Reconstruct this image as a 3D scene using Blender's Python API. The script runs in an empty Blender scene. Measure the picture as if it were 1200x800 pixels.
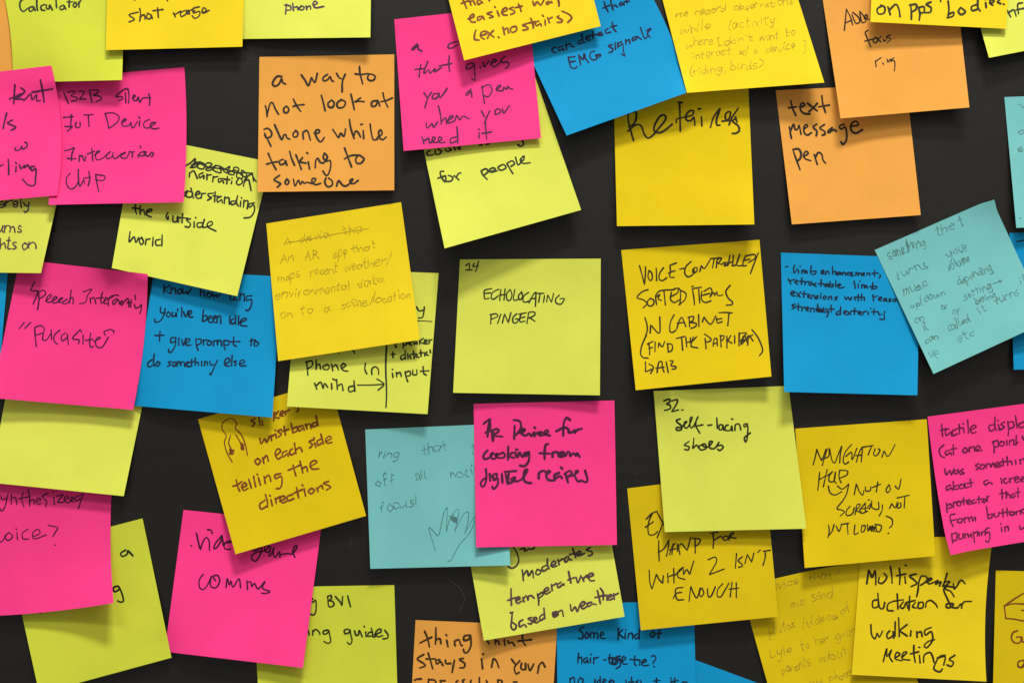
import bpy, math, random
import numpy as np

# ------------------------------------------------------------------ camera, world, lamps
W_M = 0.553                      # metres of wall across the frame
D = 0.85                         # camera distance from the wall
S = W_M / 1200.0
scene = bpy.context.scene
COL = scene.collection
cam_d = bpy.data.cameras.new('camera')
cam_d.sensor_width = 36.0
cam_d.lens = 36.0 * D / W_M
cam_d.clip_start = 0.01
cam_d.clip_end = 50
cam = bpy.data.objects.new('camera', cam_d)
cam.location = (0, -D, 0)
cam.rotation_euler = (math.radians(90), 0, 0)
COL.objects.link(cam)
scene.camera = cam

world = bpy.data.worlds.new('World')
scene.world = world
world.use_nodes = True
bg = world.node_tree.nodes['Background']
bg.inputs[0].default_value = (1.0, 0.97, 0.92, 1)
bg.inputs[1].default_value = 0.32

def lamp(name, loc, target, sx, sy, power, colour):
    l = bpy.data.lights.new(name, 'AREA')
    l.shape = 'RECTANGLE'; l.size = sx; l.size_y = sy
    l.energy = power; l.color = colour
    o = bpy.data.objects.new(name, l)
    o.location = loc
    d = [t - c for t, c in zip(target, loc)]
    import mathutils
    o.rotation_euler = mathutils.Vector(d).to_track_quat('-Z', 'Y').to_euler()
    COL.objects.link(o)
    return o

lamp('ceiling_lamp', (0.20, -1.10, 1.90), (0.05, 0, 0.0), 0.46, 0.22, 46.0, (1.0, 0.965, 0.90))
lamp('ceiling_lamp', (-0.5, -1.8, 1.75), (0, 0, 0), 0.8, 0.22, 14.0, (1.0, 0.965, 0.90))
lamp('ceiling_lamp', (0.9, -1.5, 1.2), (0.1, 0, 0), 0.6, 0.5, 6.0, (1.0, 0.965, 0.90))

vs = scene.view_settings
vs.view_transform = 'Standard'
vs.look = 'None'
vs.exposure = 0.0
vs.gamma = 1.0
vs.use_curve_mapping = False

# ------------------------------------------------------------------ materials
def lin(c):
    out = []
    for v in c:
        v /= 255.0
        out.append(v / 12.92 if v <= 0.04045 else ((v + 0.055) / 1.055) ** 2.4)
    return out

def paper_material(name, rgb, var=0.05):
    m = bpy.data.materials.new(name); m.use_nodes = True
    nt = m.node_tree; N = nt.nodes; L = nt.links
    b = N['Principled BSDF']
    b.inputs['Roughness'].default_value = 0.78
    b.inputs['Specular IOR Level'].default_value = 0.22
    geo = N.new('ShaderNodeNewGeometry')
    info = N.new('ShaderNodeObjectInfo')
    # slow mottling of the paper stock
    n1 = N.new('ShaderNodeTexNoise'); n1.inputs['Scale'].default_value = 45; n1.inputs['Detail'].default_value = 4
    L.new(geo.outputs['Position'], n1.inputs['Vector'])
    n2 = N.new('ShaderNodeTexNoise'); n2.inputs['Scale'].default_value = 2600; n2.inputs['Detail'].default_value = 4
    n2.inputs['Roughness'].default_value = 0.7
    L.new(geo.outputs['Position'], n2.inputs['Vector'])
    r = N.new('ShaderNodeMapRange'); r.inputs['From Min'].default_value = 0.3; r.inputs['From Max'].default_value = 0.7
    r.inputs['To Min'].default_value = 1 - var; r.inputs['To Max'].default_value = 1 + var * 0.6
    L.new(n1.outputs['Fac'], r.inputs['Value'])
    r2 = N.new('ShaderNodeMapRange'); r2.inputs['From Min'].default_value = 0.3; r2.inputs['From Max'].default_value = 0.7
    r2.inputs['To Min'].default_value = 0.93; r2.inputs['To Max'].default_value = 1.05
    L.new(n2.outputs['Fac'], r2.inputs['Value'])
    r3 = N.new('ShaderNodeMapRange'); r3.inputs['To Min'].default_value = 0.93; r3.inputs['To Max'].default_value = 1.04
    L.new(info.outputs['Random'], r3.inputs['Value'])
    mu = N.new('ShaderNodeMath'); mu.operation = 'MULTIPLY'; L.new(r.outputs[0], mu.inputs[0]); L.new(r2.outputs[0], mu.inputs[1])
    mv = N.new('ShaderNodeMath'); mv.operation = 'MULTIPLY'; L.new(mu.outputs[0], mv.inputs[0]); L.new(r3.outputs[0], mv.inputs[1])
    vm = N.new('ShaderNodeVectorMath'); vm.operation = 'SCALE'
    vm.inputs[0].default_value = lin(rgb)
    L.new(mv.outputs[0], vm.inputs['Scale'])
    L.new(vm.outputs[0], b.inputs['Base Color'])
    # fibre relief
    bp = N.new('ShaderNodeBump'); bp.inputs['Strength'].default_value = 0.35; bp.inputs['Distance'].default_value = 0.00012
    n3 = N.new('ShaderNodeTexNoise'); n3.inputs['Scale'].default_value = 1100; n3.inputs['Detail'].default_value = 5
    L.new(geo.outputs['Position'], n3.inputs['Vector'])
    L.new(n3.outputs['Fac'], bp.inputs['Height']); L.new(bp.outputs[0], b.inputs['Normal'])
    return m

PAPER = {
    'lime':   paper_material('lime_paper',   (213, 220, 84)),
    'lime_vignetted':   paper_material('vignetted_lime_paper', (198, 206, 58)),  # same lime stock, the light's fall-off towards the left put into its colour
    'yellow': paper_material('yellow_paper', (216, 188, 0)),
    'gold':   paper_material('bright_yellow_paper', (226, 199, 22)),
    'orange': paper_material('orange_paper', (226, 159, 68)),
    'pink':   paper_material('pink_paper',   (246, 58, 138)),
    'blue':   paper_material('blue_paper',   (0, 146, 202)),
    'teal':   paper_material('teal_paper',   (114, 187, 187)),
}
INKS = {}
def ink(rgb, faint=False):
    key = (rgb, faint)
    if key in INKS: return INKS[key]
    m = bpy.data.materials.new('pencil' if faint else 'marker_ink'); m.use_nodes = True
    nt = m.node_tree; N = nt.nodes; L = nt.links
    b = N['Principled BSDF']
    b.inputs['Roughness'].default_value = 0.6
    b.inputs['Specular IOR Level'].default_value = 0.2
    geo = N.new('ShaderNodeNewGeometry')
    n = N.new('ShaderNodeTexNoise'); n.inputs['Scale'].default_value = 700 if faint else 260
    n.inputs['Detail'].default_value = 4
    L.new(geo.outputs['Position'], n.inputs['Vector'])
    r = N.new('ShaderNodeMapRange'); r.inputs['From Min'].default_value = 0.35; r.inputs['From Max'].default_value = 0.65
    r.inputs['To Min'].default_value = 0.75; r.inputs['To Max'].default_value = 1.35
    L.new(n.outputs['Fac'], r.inputs['Value'])
    vm = N.new('ShaderNodeVectorMath'); vm.operation = 'SCALE'
    vm.inputs[0].default_value = lin(rgb)
    L.new(r.outputs[0], vm.inputs['Scale'])
    L.new(vm.outputs[0], b.inputs['Base Color'])
    INKS[key] = m
    return m

def wall_material():
    m = bpy.data.materials.new('black_board'); m.use_nodes = True
    nt = m.node_tree; N = nt.nodes; L = nt.links
    b = N['Principled BSDF']
    geo = N.new('ShaderNodeNewGeometry')
    n1 = N.new('ShaderNodeTexNoise'); n1.inputs['Scale'].default_value = 9; n1.inputs['Detail'].default_value = 5
    L.new(geo.outputs['Position'], n1.inputs['Vector'])
    n2 = N.new('ShaderNodeTexNoise'); n2.inputs['Scale'].default_value = 1700; n2.inputs['Detail'].default_value = 3
    L.new(geo.outputs['Position'], n2.inputs['Vector'])
    # faint wiped streaks
    mp = N.new('ShaderNodeMapping'); mp.inputs['Scale'].default_value = (1, 1, 9)
    mp.inputs['Rotation'].default_value = (0, 0.25, 0)
    L.new(geo.outputs['Position'], mp.inputs['Vector'])
    n3 = N.new('ShaderNodeTexNoise'); n3.inputs['Scale'].default_value = 22; n3.inputs['Detail'].default_value = 7
    n3.inputs['Roughness'].default_value = 0.7
    L.new(mp.outputs[0], n3.inputs['Vector'])
    mp2 = N.new('ShaderNodeMapping'); mp2.inputs['Scale'].default_value = (14, 1, 1.2)
    mp2.inputs['Rotation'].default_value = (0, 0.7, 0)
    L.new(geo.outputs['Position'], mp2.inputs['Vector'])
    n5 = N.new('ShaderNodeTexNoise'); n5.inputs['Scale'].default_value = 30; n5.inputs['Detail'].default_value = 2
    L.new(mp2.outputs[0], n5.inputs['Vector'])
    sc = N.new('ShaderNodeMath'); sc.operation = 'GREATER_THAN'; sc.inputs[1].default_value = 0.745
    L.new(n5.outputs['Fac'], sc.inputs[0])
    # sparse specks of lint and chalk
    v = N.new('ShaderNodeTexVoronoi'); v.inputs['Scale'].default_value = 330
    L.new(geo.outputs['Position'], v.inputs['Vector'])
    ls = N.new('ShaderNodeMath'); ls.operation = 'LESS_THAN'; ls.inputs[1].default_value = 0.085
    L.new(v.outputs['Distance'], ls.inputs[0])
    n4 = N.new('ShaderNodeTexNoise'); n4.inputs['Scale'].default_value = 60
    L.new(geo.outputs['Position'], n4.inputs['Vector'])
    gt = N.new('ShaderNodeMath'); gt.operation = 'GREATER_THAN'; gt.inputs[1].default_value = 0.64
    L.new(n4.outputs['Fac'], gt.inputs[0])
    sp = N.new('ShaderNodeMath'); sp.operation = 'MULTIPLY'; L.new(ls.outputs[0], sp.inputs[0]); L.new(gt.outputs[0], sp.inputs[1])
    a = N.new('ShaderNodeMath'); a.operation = 'ADD'; L.new(n1.outputs['Fac'], a.inputs[0]); L.new(n3.outputs['Fac'], a.inputs[1])
    a2 = N.new('ShaderNodeMath'); a2.operation = 'ADD'; L.new(a.outputs[0], a2.inputs[0]); L.new(n2.outputs['Fac'], a2.inputs[1])
    r = N.new('ShaderNodeMapRange'); r.inputs['From Min'].default_value = 1.1; r.inputs['From Max'].default_value = 1.9
    r.inputs['To Min'].default_value = 0.55; r.inputs['To Max'].default_value = 1.5
    L.new(a2.outputs[0], r.inputs['Value'])
    vm = N.new('ShaderNodeVectorMath'); vm.operation = 'SCALE'; vm.inputs[0].default_value = (0.0065, 0.0055, 0.0038)
    L.new(r.outputs[0], vm.inputs['Scale'])
    spm = N.new('ShaderNodeMath'); spm.operation = 'MAXIMUM'; L.new(sp.outputs[0], spm.inputs[0])
    scf = N.new('ShaderNodeMath'); scf.operation = 'MULTIPLY'; scf.inputs[1].default_value = 0.3; L.new(sc.outputs[0], scf.inputs[0])
    L.new(scf.outputs[0], spm.inputs[1])
    mx = N.new('ShaderNodeMix'); mx.data_type = 'RGBA'
    mx.inputs['B'].default_value = (0.06, 0.057, 0.05, 1)
    L.new(vm.outputs[0], mx.inputs['A']); L.new(spm.outputs[0], mx.inputs['Factor'])
    L.new(mx.outputs['Result'], b.inputs['Base Color'])
    b.inputs['Roughness'].default_value = 0.43
    b.inputs['Specular IOR Level'].default_value = 0.4
    bp = N.new('ShaderNodeBump'); bp.inputs['Strength'].default_value = 0.3; bp.inputs['Distance'].default_value = 0.0001
    L.new(n2.outputs['Fac'], bp.inputs['Height']); L.new(bp.outputs[0], b.inputs['Normal'])
    return m

# ------------------------------------------------------------------ the wall
def add_mesh(name, verts, faces, mat, parent=None, smooth=None):
    me = bpy.data.meshes.new(name)
    me.from_pydata([tuple(map(float, v)) for v in verts], [], faces)
    me.materials.append(mat)
    if smooth is not None:
        me.polygons.foreach_set('use_smooth', smooth)
    me.update()
    o = bpy.data.objects.new(name, me)
    COL.objects.link(o)
    if parent is not None:
        o.parent = parent
    return o

def wall():
    x, z, t = 1.6, 1.3, 0.02
    v = [(-x, 0, -z), (x, 0, -z), (x, 0, z), (-x, 0, z), (-x, t, -z), (x, t, -z), (x, t, z), (-x, t, z)]
    f = [(0, 1, 2, 3), (5, 4, 7, 6), (4, 0, 3, 7), (1, 5, 6, 2), (3, 2, 6, 7), (4, 5, 1, 0)]
    o = add_mesh('wall', v, f, wall_material())
    o['kind'] = 'structure'
wall()

# ------------------------------------------------------------------ stroke alphabet (tenths of the x height)
G = {
 'a': "9|8,8 5,10 2,9 0,5 1,1 4,0 7,3 8,8|8,9 8,3 9,0",
 'b': "8|0,19 0,9 0,0|0,6 3,10 7,9 8,5 6,1 3,0 0,2",
 'c': "8|8,8 5,10 1,8 0,4 2,0 5,0 8,2",
 'd': "9|8,8 5,10 1,8 0,4 2,0 5,0 8,4|8,19 8,9 9,0",
 'e': "8|1,5 5,5 8,7 6,10 3,10 0,6 1,1 4,0 8,2",
 'f': "7|7,17 5,19 3,16 3,8 3,0|0,9 6,10",
 'g': "9|8,8 5,10 1,8 0,4 3,1 7,4 8,9|8,9 8,0 7,-6 3,-8 0,-6",
 'h': "8|0,19 0,9 0,0|0,5 3,9 6,10 8,7 8,0",
 'i': "3|1,10 1,4 2,0|1,14 1.6,15",
 'j': "5|4,10 4,0 3,-6 0,-7|4,14 4.6,15",
 'k': "8|0,19 0,9 0,0|7,10 1,4|2,5 8,0",
 'l': "4|1,19 1,8 2,0",
 'm': "13|0,10 0,4 0,0|0,6 3,10 6,8 6,0|6,6 9,10 12,8 12,3 13,0",
 'n': "9|0,10 0,4 0,0|0,6 4,10 7,8 8,4 8,0",
 'o': "9|5,10 1,8 0,4 3,0 7,1 9,5 7,9 4,10",
 'p': "9|0,10 0,0 0,-8|0,7 4,10 8,8 8,4 5,0 0,2",
 'q': "9|8,8 5,10 1,8 0,4 3,1 7,4 8,9|8,9 8,0 8,-8 10,-6",
 'r': "7|0,10 0,4 0,0|0,5 3,9 7,9",
 's': "8|7,9 4,10 1,8 3,5 7,4 7,1 3,0 0,1",
 't': "7|3,17 3,8 3,1 6,0|0,11 7,11",
 'u': "9|0,10 0,4 2,0 5,0 8,4|8,10 8,4 9,0",
 'v': "8|0,10 2,5 4,0 6,5 8,10",
 'w': "12|0,10 1,4 3,0 5,4 6,9 7,4 9,0 11,5 12,10",
 'x': "8|0,10 4,5 8,0|8,10 4,5 0,0",
 'y': "9|0,10 1,5 4,3 7,5 8,10|8,10 8,3 6,-5 2,-8 0,-6",
 'z': "8|0,10 4,10 8,9 4,5 0,0 4,0 8,1",
 'A': "12|0,0 3,9 6,18 6,18 8,9 11,0|2,6 6,7 10,7",
 'B': "10|0,18 0,9 0,0|0,18 5,18 8,14 5,10 1,10|1,10 6,10 10,6 7,1 0,0",
 'C': "10|10,15 7,18 3,16 0,9 2,2 6,0 10,2",
 'D': "11|0,18 0,9 0,0|-1,18 5,18 10,13 10,6 6,1 -1,0",
 'E': "9|1,18 0,9 0,0|0,18 5,18 9,18|0,9 4,10 7,10|0,0 5,0 9,1",
 'F': "9|1,18 0,9 0,0|0,18 5,18 9,18|0,9 4,10 7,10",
 'G': "11|10,15 7,18 3,16 0,9 2,2 6,0 10,3 10,8|6,8 11,8",
 'H': "11|0,18 0,9 0,0|10,18 10,9 10,0|0,9 5,9 10,10",
 'I': "5|2,18 2,9 2,0|0,18 5,18|0,0 5,0",
 'J': "8|7,18 7,5 5,0 1,1|3,18 10,18",
 'K': "10|0,18 0,9 0,0|9,18 1,8|2,9 9,0",
 'L': "8|1,18 0,9 0,1 0,0 4,0 8,1",
 'M': "14|0,0 1,9 2,18 2,18 4,10 6,5 6,5 9,11 11,18 11,18 12,9 13,0",
 'N': "11|0,0 0,9 1,18 1,18 5,9 9,0 9,0 10,9 11,18",
 'O': "11|6,18 2,15 0,9 2,2 6,0 10,4 11,11 8,17 5,18",
 'P': "10|0,18 0,9 0,0|0,17 5,18 9,15 8,10 4,8 0,9",
 'R': "10|0,18 0,9 0,0|0,17 5,18 8,14 6,10 1,9|3,9 6,5 10,0",
 'S': "9|9,16 6,18 2,16 2,12 7,8 8,4 5,0 0,2",
 'T': "10|5,18 5,9 4,0|0,18 5,18 11,18",
 'U': "10|0,18 0,6 3,0 7,1 9,7 10,18",
 'V': "10|0,18 2,9 4,0 4,0 7,10 10,18",
 'W': "15|0,18 2,8 3,0 3,0 6,8 7,13 7,13 9,6 11,0 11,0 13,9 15,18",
 'X': "10|0,18 5,9 10,0|10,18 5,9 0,0",
 'Y': "10|0,18 5,10|10,18 5,9 3,0",
 'Z': "10|0,18 9,18 4,9 0,0 10,0",
 '0': "10|5,18 0,12 1,3 5,0 9,5 8,15 5,18",
 '1': "5|0,14 3,18 3,9 3,0|0,0 6,0",
 '2': "9|0,15 3,18 7,17 7,12 3,5 0,0 0,0 5,0 9,1",
 '3': "9|0,16 4,18 8,15 6,10 3,9|3,9 8,7 8,3 4,0 0,2",
 '4': "10|5,18 2,10 0,7 0,7 10,8|8,18 7,9 7,0",
 '?': "8|0,15 3,18 7,17 7,12 4,8 4,5|4,0.5 4.6,0",
 '!': "3|1,18 1,5|1,0.5 1.6,0",
 '.': "3|1,0.6 1.7,0",
 ',': "4|2,2 2,-1 0,-4",
 "'": "3|1,19 0.5,15",
 '"': "6|2,18 0,12|6,18 4,12",
 '-': "8|1,6 8,6.5",
 '+': "10|5,13 5,2|0,7 10,8",
 '/': "7|7,19 4,8 0,-3",
 '(': "5|5,20 1,14 0,7 2,0 5,-3",
 ')': "5|0,20 4,14 5,7 3,0 0,-3",
 ']': "5|0,19 4,19 4,8 4,-3 0,-3",
 ' ': "7|",
 '~': "13|0,18 0,4 0,3 8,3|8,3 5,7|8,3 5,-1",     # bent arrow
 '>': "14|0,6 7,6.5 14,6|9,10 14,6|9,2 14,6",
}
def parse():
    out = {}
    for k, s in G.items():
        p = s.split('|')
        strokes = []
        for q in p[1:]:
            if q.strip():
                strokes.append([tuple(float(c) / 10 for c in t.split(',')) for t in q.split()])
        out[k] = (float(p[0]) / 10, strokes)
    return out
GL = parse()
JOINABLE = set('inmruwvyptlhkbesjc')

def catmull(pts, per=5):
    P = [np.array(p, float) for p in pts]
    if len(P) == 2:
        return [P[0] + (P[1] - P[0]) * t for t in np.linspace(0, 1, 4)]
    P = [2 * P[0] - P[1]] + P + [2 * P[-1] - P[-2]]
    out = []
    for i in range(1, len(P) - 2):
        p0, p1, p2, p3 = P[i - 1:i + 3]
        if np.allclose(p1, p2):
            continue
        # a repeated point marks a sharp turn
        m1 = (p2 - p0) / 2; m2 = (p3 - p1) / 2
        if np.allclose(p0, p1): m1 = (p2 - p1)
        if np.allclose(p2, p3): m2 = (p2 - p1)
        for k in range(per):
            t = k / per
            out.append((2 * t**3 - 3 * t**2 + 1) * p1 + (t**3 - 2 * t**2 + t) * m1 + (-2 * t**3 + 3 * t**2) * p2 + (t**3 - t**2) * m2)
    out.append(P[-2])
    return out

def word_strokes(text, x0, y0, x1, y1, xh, slant, rng, join, mess):
    """polylines in photo pixels for one handwritten word"""
    gap = 0.28 if not join else 0.16
    pos, pen = [], 0.0
    for ch in text:
        adv = GL[ch][0] * rng.uniform(0.8, 1.18)
        pos.append((pen, adv / GL[ch][0] if GL[ch][0] else 1))
        pen += adv + gap * rng.uniform(0.7, 1.3)
    total = max(pen - gap, 0.2)
    L = math.hypot(x1 - x0, y1 - y0)
    sx = L / total
    dx, dy = (x1 - x0) / L, (y1 - y0) / L
    ph = rng.uniform(0, 6)
    strokes, prev = [], None
    for i, (ch, (px, ax)) in enumerate(zip(text, pos)):
        hs = rng.uniform(0.86, 1.14) if mess < 1.5 else rng.uniform(0.74, 1.16)
        wob = 0.07 * math.sin(ph + i * 1.3) * mess
        sk = slant + rng.uniform(-0.05, 0.05) * mess
        local = []
        for st in GL[ch][1]:
            seg = []
            jx, jy = rng.uniform(-.04, .04) * mess, rng.uniform(-.04, .04) * mess
            last, lastj = None, None
            for (gx, gy) in st:
                if last == (gx, gy):
                    seg.append(seg[-1]); continue
                last = (gx, gy)
                gx2 = gx + jx + rng.uniform(-.08, .08) * mess
                gy2 = gy * hs + jy + wob + rng.uniform(-.08, .08) * mess
                X = (px + gx2 * ax) * sx + gy2 * xh * sk
                Y = gy2 * xh
                seg.append((x0 + X * dx + Y * dy, y0 + X * dy - Y * dx))
            local.append(seg)
        if join and strokes and local and prev and prev.islower() and ch in JOINABLE:
            a = strokes[-1][-1]; b = local[0][0]
            if math.hypot(a[0] - b[0], a[1] - b[1]) < xh * 1.5 and prev in 'acdehiklmnutr':
                strokes[-1] = strokes[-1] + local[0]
                local = local[1:]
        strokes += local
        prev = ch
    return strokes

# ------------------------------------------------------------------ note geometry
NG = 30
class Note: pass

def base_map(n, u, v):
    c = n.c
    P = ((1 - u) * (1 - v))[..., None] * c[0] + (u * (1 - v))[..., None] * c[1] + (u * v)[..., None] * c[2] + ((1 - u) * v)[..., None] * c[3]
    P = P.copy()
    bl, br, bt, bb = n.bow
    s = 4 * v * (1 - v); q = 4 * u * (1 - u)
    P[..., 0] += bl * s * (1 - u) + br * s * u
    P[..., 1] += bt * q * (1 - v) + bb * q * v
    for (u0, v0, ddx, ddy, sg) in n.warps:
        g = np.exp(-(((u - u0) ** 2 + (v - v0) ** 2) / (sg * sg)))
        P[..., 0] += ddx * g; P[..., 1] += ddy * g
    return P

def inverse(n, pts):
    """photo pixels -> (u, v) on the note"""
    pts = np.asarray(pts, float)
    uv = np.full(pts.shape, 0.5)
    e = 1e-4
    for _ in range(12):
        P = base_map(n, uv[:, 0], uv[:, 1])
        r = P - pts
        Pu = (base_map(n, uv[:, 0] + e, uv[:, 1]) - P) / e
        Pv = (base_map(n, uv[:, 0], uv[:, 1] + e) - P) / e
        det = Pu[:, 0] * Pv[:, 1] - Pu[:, 1] * Pv[:, 0]
        du = (r[:, 0] * Pv[:, 1] - r[:, 1] * Pv[:, 0]) / det
        dv = (Pu[:, 0] * r[:, 1] - Pu[:, 1] * r[:, 0]) / det
        uv[:, 0] -= np.clip(du, -.5, .5); uv[:, 1] -= np.clip(dv, -.5, .5)
    return uv

def sample(n, uv):
    x = np.clip(uv[:, 0], 0, 1) * NG; y = np.clip(uv[:, 1], 0, 1) * NG
    i = np.minimum(x.astype(int), NG - 1); j = np.minimum(y.astype(int), NG - 1)
    fx = x - i; fy = y - j
    H = n.h
    return (H[j, i] * (1 - fx) * (1 - fy) + H[j, i + 1] * fx * (1 - fy) + H[j + 1, i] * (1 - fx) * fy + H[j + 1, i + 1] * fx * fy)

def unproj(px, py, h):
    k = S * (D - h) / D
    return (px - 600.0) * k, -h, (400.0 - py) * k

OX, OY, RW, RH = 250, 200, 1700, 1300          # height raster with margins (photo pixels)
RAST = np.zeros((RH, RW))

def raster_max(P, r=3):
    out = np.zeros(P.shape[:-1])
    xi = (P[..., 0] + OX).round().astype(int); yi = (P[..., 1] + OY).round().astype(int)
    for a in (-r, 0, r):
        for b in (-r, 0, r):
            out = np.maximum(out, RAST[np.clip(yi + b, 0, RH - 1), np.clip(xi + a, 0, RW - 1)])
    return out

def blur(h):
    p = np.pad(h, 1, mode='edge')
    # keep slopes at the borders
    p[0, 1:-1] = 2 * h[0] - h[1]; p[-1, 1:-1] = 2 * h[-1] - h[-2]
    p[1:-1, 0] = 2 * h[:, 0] - h[:, 1]; p[1:-1, -1] = 2 * h[:, -1] - h[:, -2]
    return (p[:-2, 1:-1] + p[2:, 1:-1] + p[1:-1, :-2] + p[1:-1, 2:]) / 4

ORDER = []
def note(colour, corners, label, lift=(6, 6), words=(), pen=2.0, inkc=(45, 42, 38), faint=False, slant=0.05,
         join=False, mess=1.0, bow=(0, 0, 0, 0), warps=(), bumps=(), lines=(), side=(0, 0), curl=1.5, traces=()):
    n = Note()
    n.colour = colour; n.c = np.array(corners, float); n.label = label; n.lift = lift; n.words = words
    n.pen = pen; n.ink = inkc; n.faint = faint; n.slant = slant; n.join = join; n.mess = mess * (1.5 if faint else 1.0)
    n.bow = bow; n.warps = warps; n.bumps = bumps; n.lines = lines; n.side = side; n.curl = curl; n.traces = traces
    ORDER.append(n)
    return n

BROWN = (118, 62, 22); NAVY = (14, 34, 62); BLACK = (42, 40, 36); PLUM = (70, 18, 62); PCL = (170, 144, 26)

# ================================================================== the notes, lowest in the pile first
# far upper left
note('orange', [(-140, -60), (22, -60), (25, 105), (-140, 105)], 'sliver of a blank orange note at the left edge, above the cut-off pink note', (2, 2))
note('blue', [(-150, 250), (14, 262), (0, 426), (-160, 420)], 'narrow blue sliver at the left edge beside the pink parasite note', (3, 3))
note('blue', [(1183, 273), (1345, 270), (1350, 430), (1188, 433)], 'blue note mostly off the right edge, behind the tilted teal note', (4, 4),
     words=[("-", 1191, 287, 1200, 286, 6)], inkc=NAVY)
note('teal', [(1177, 114), (1340, 108), (1352, 262), (1191, 267)], 'teal note cut off by the right edge, above the tilted teal note', (6, 6),
     words=[("v", 1194, 127, 1202, 125, 5), ("a", 1194, 158, 1202, 157, 5), ("so", 1193, 178, 1208, 176, 5), (".", 1195, 256, 1198, 256, 5)],
     pen=0.9, inkc=(72, 112, 108), faint=True)
note('blue', [(742, 746), (897, 803), (842, 955), (688, 900)], 'small blue corner poking out at the bottom edge, right of the hair tie note', (3, 3))
note('orange', [(487, 726), (653, 733), (643, 895), (478, 890)], 'orange note at the bottom edge whose text begins with thing and stays in your', (4, 4), pen=2.4, inkc=(62, 42, 20),
     traces=[(480, 725, 6.667, [
    "118,95 140,150 155,215|82,185 130,160 172,140|205,65 205,140 202,195|205,165 235,150 245,190|290,165 300,215|285,122 290,128|350,175 355,205|355,170 385,160 400,200 410,205|475,125 430,130 425,165 465,155 475,130 480,200 455,255 430,260 420,235",
    "570,110 620,190|670,160 670,195|670,180 690,165 700,195|740,160 745,205|770,170 775,190 800,180 820,205|880,110 885,170 905,205|850,170 950,160",
    "110,275 60,310 110,345 120,365 80,380|145,265 165,330 180,385|130,310 200,310|235,315 205,325 215,350 240,330 260,360|280,320 285,345 320,345|350,320 340,370 332,415|420,305 390,315 430,345 425,375 392,380",
    "562,310 570,385|575,270 572,275|640,375 655,310 680,330 697,378",
    "795,310 825,350|860,325 820,375 830,425 855,415|875,345 870,385 905,390 905,345|925,350 940,400 970,350|1010,370 1000,420|1005,370 1035,335 1058,372",
    "90,465 40,475 25,530|150,470 140,530|150,470 200,480 210,540|245,490 240,530|240,480 275,480|375,480 360,500 370,540|430,470 415,480 430,530|480,475 470,530|545,455 545,540|600,480 620,530|690,475 690,540|690,475 720,480 720,510|810,490 840,490"])])
note('blue', [(652, 708), (813, 703), (817, 868), (654, 872)], 'blue note at the bottom edge asking about some kind of hair tie', (3, 4), pen=1.9, inkc=NAVY,
     traces=[(660, 730, 7.5, [
    "180,30 140,55 170,85 170,130 135,130|205,75 190,110 205,130 225,100 205,75|240,80 240,130|240,90 265,80 270,130 275,90 300,85 305,130|325,110 355,90 340,75 325,95 335,130 370,130",
    "485,40 482,140|525,55 490,90 530,125|545,80 545,135|550,55 552,58|575,85 570,135|575,95 605,85 610,135|655,90 625,110 640,135 665,115|670,50 668,135",
    "790,65 765,95 780,120 805,95 790,65|850,60 840,75 838,130|820,90 865,85",
    "135,260 128,345|130,310 160,295 165,350|210,300 180,315 190,345 215,320 218,345|240,300 240,345|245,270 248,273|270,300 268,350|270,310 310,295|355,320 378,318",
    "410,270 405,340 430,355|395,300 450,300|398,308 450,304|440,310 425,350 460,360 480,330 430,320 445,350 470,330|500,285 460,300 470,330 500,310 500,370 465,395|480,300 465,330 505,320|520,330 550,310 530,290 515,320 530,355 565,355",
    "630,285 625,345 640,368|590,315 665,320|675,320 672,365|695,345 730,330 715,315 690,340 705,370 750,365|775,290 800,280 815,305 795,335 790,350|795,375 802,382",
    "60,480 60,560|60,490 95,475 100,560|150,475 130,510 150,545 178,500 150,475",
    "280,490 275,550|330,490 300,510 310,545|325,465 325,550|345,520 375,500 355,490 345,540|420,490 400,520 440,500 445,550",
    "550,500 560,540 580,510 590,540|600,470 600,550|600,515 620,510 625,550|660,500 640,520 670,530|680,500 690,550|820,480 820,550|795,505 850,500",
    "950,500 945,550|945,480 948,482|980,480 980,550|960,510 1010,500|1050,515 1090,515"])])
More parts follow.
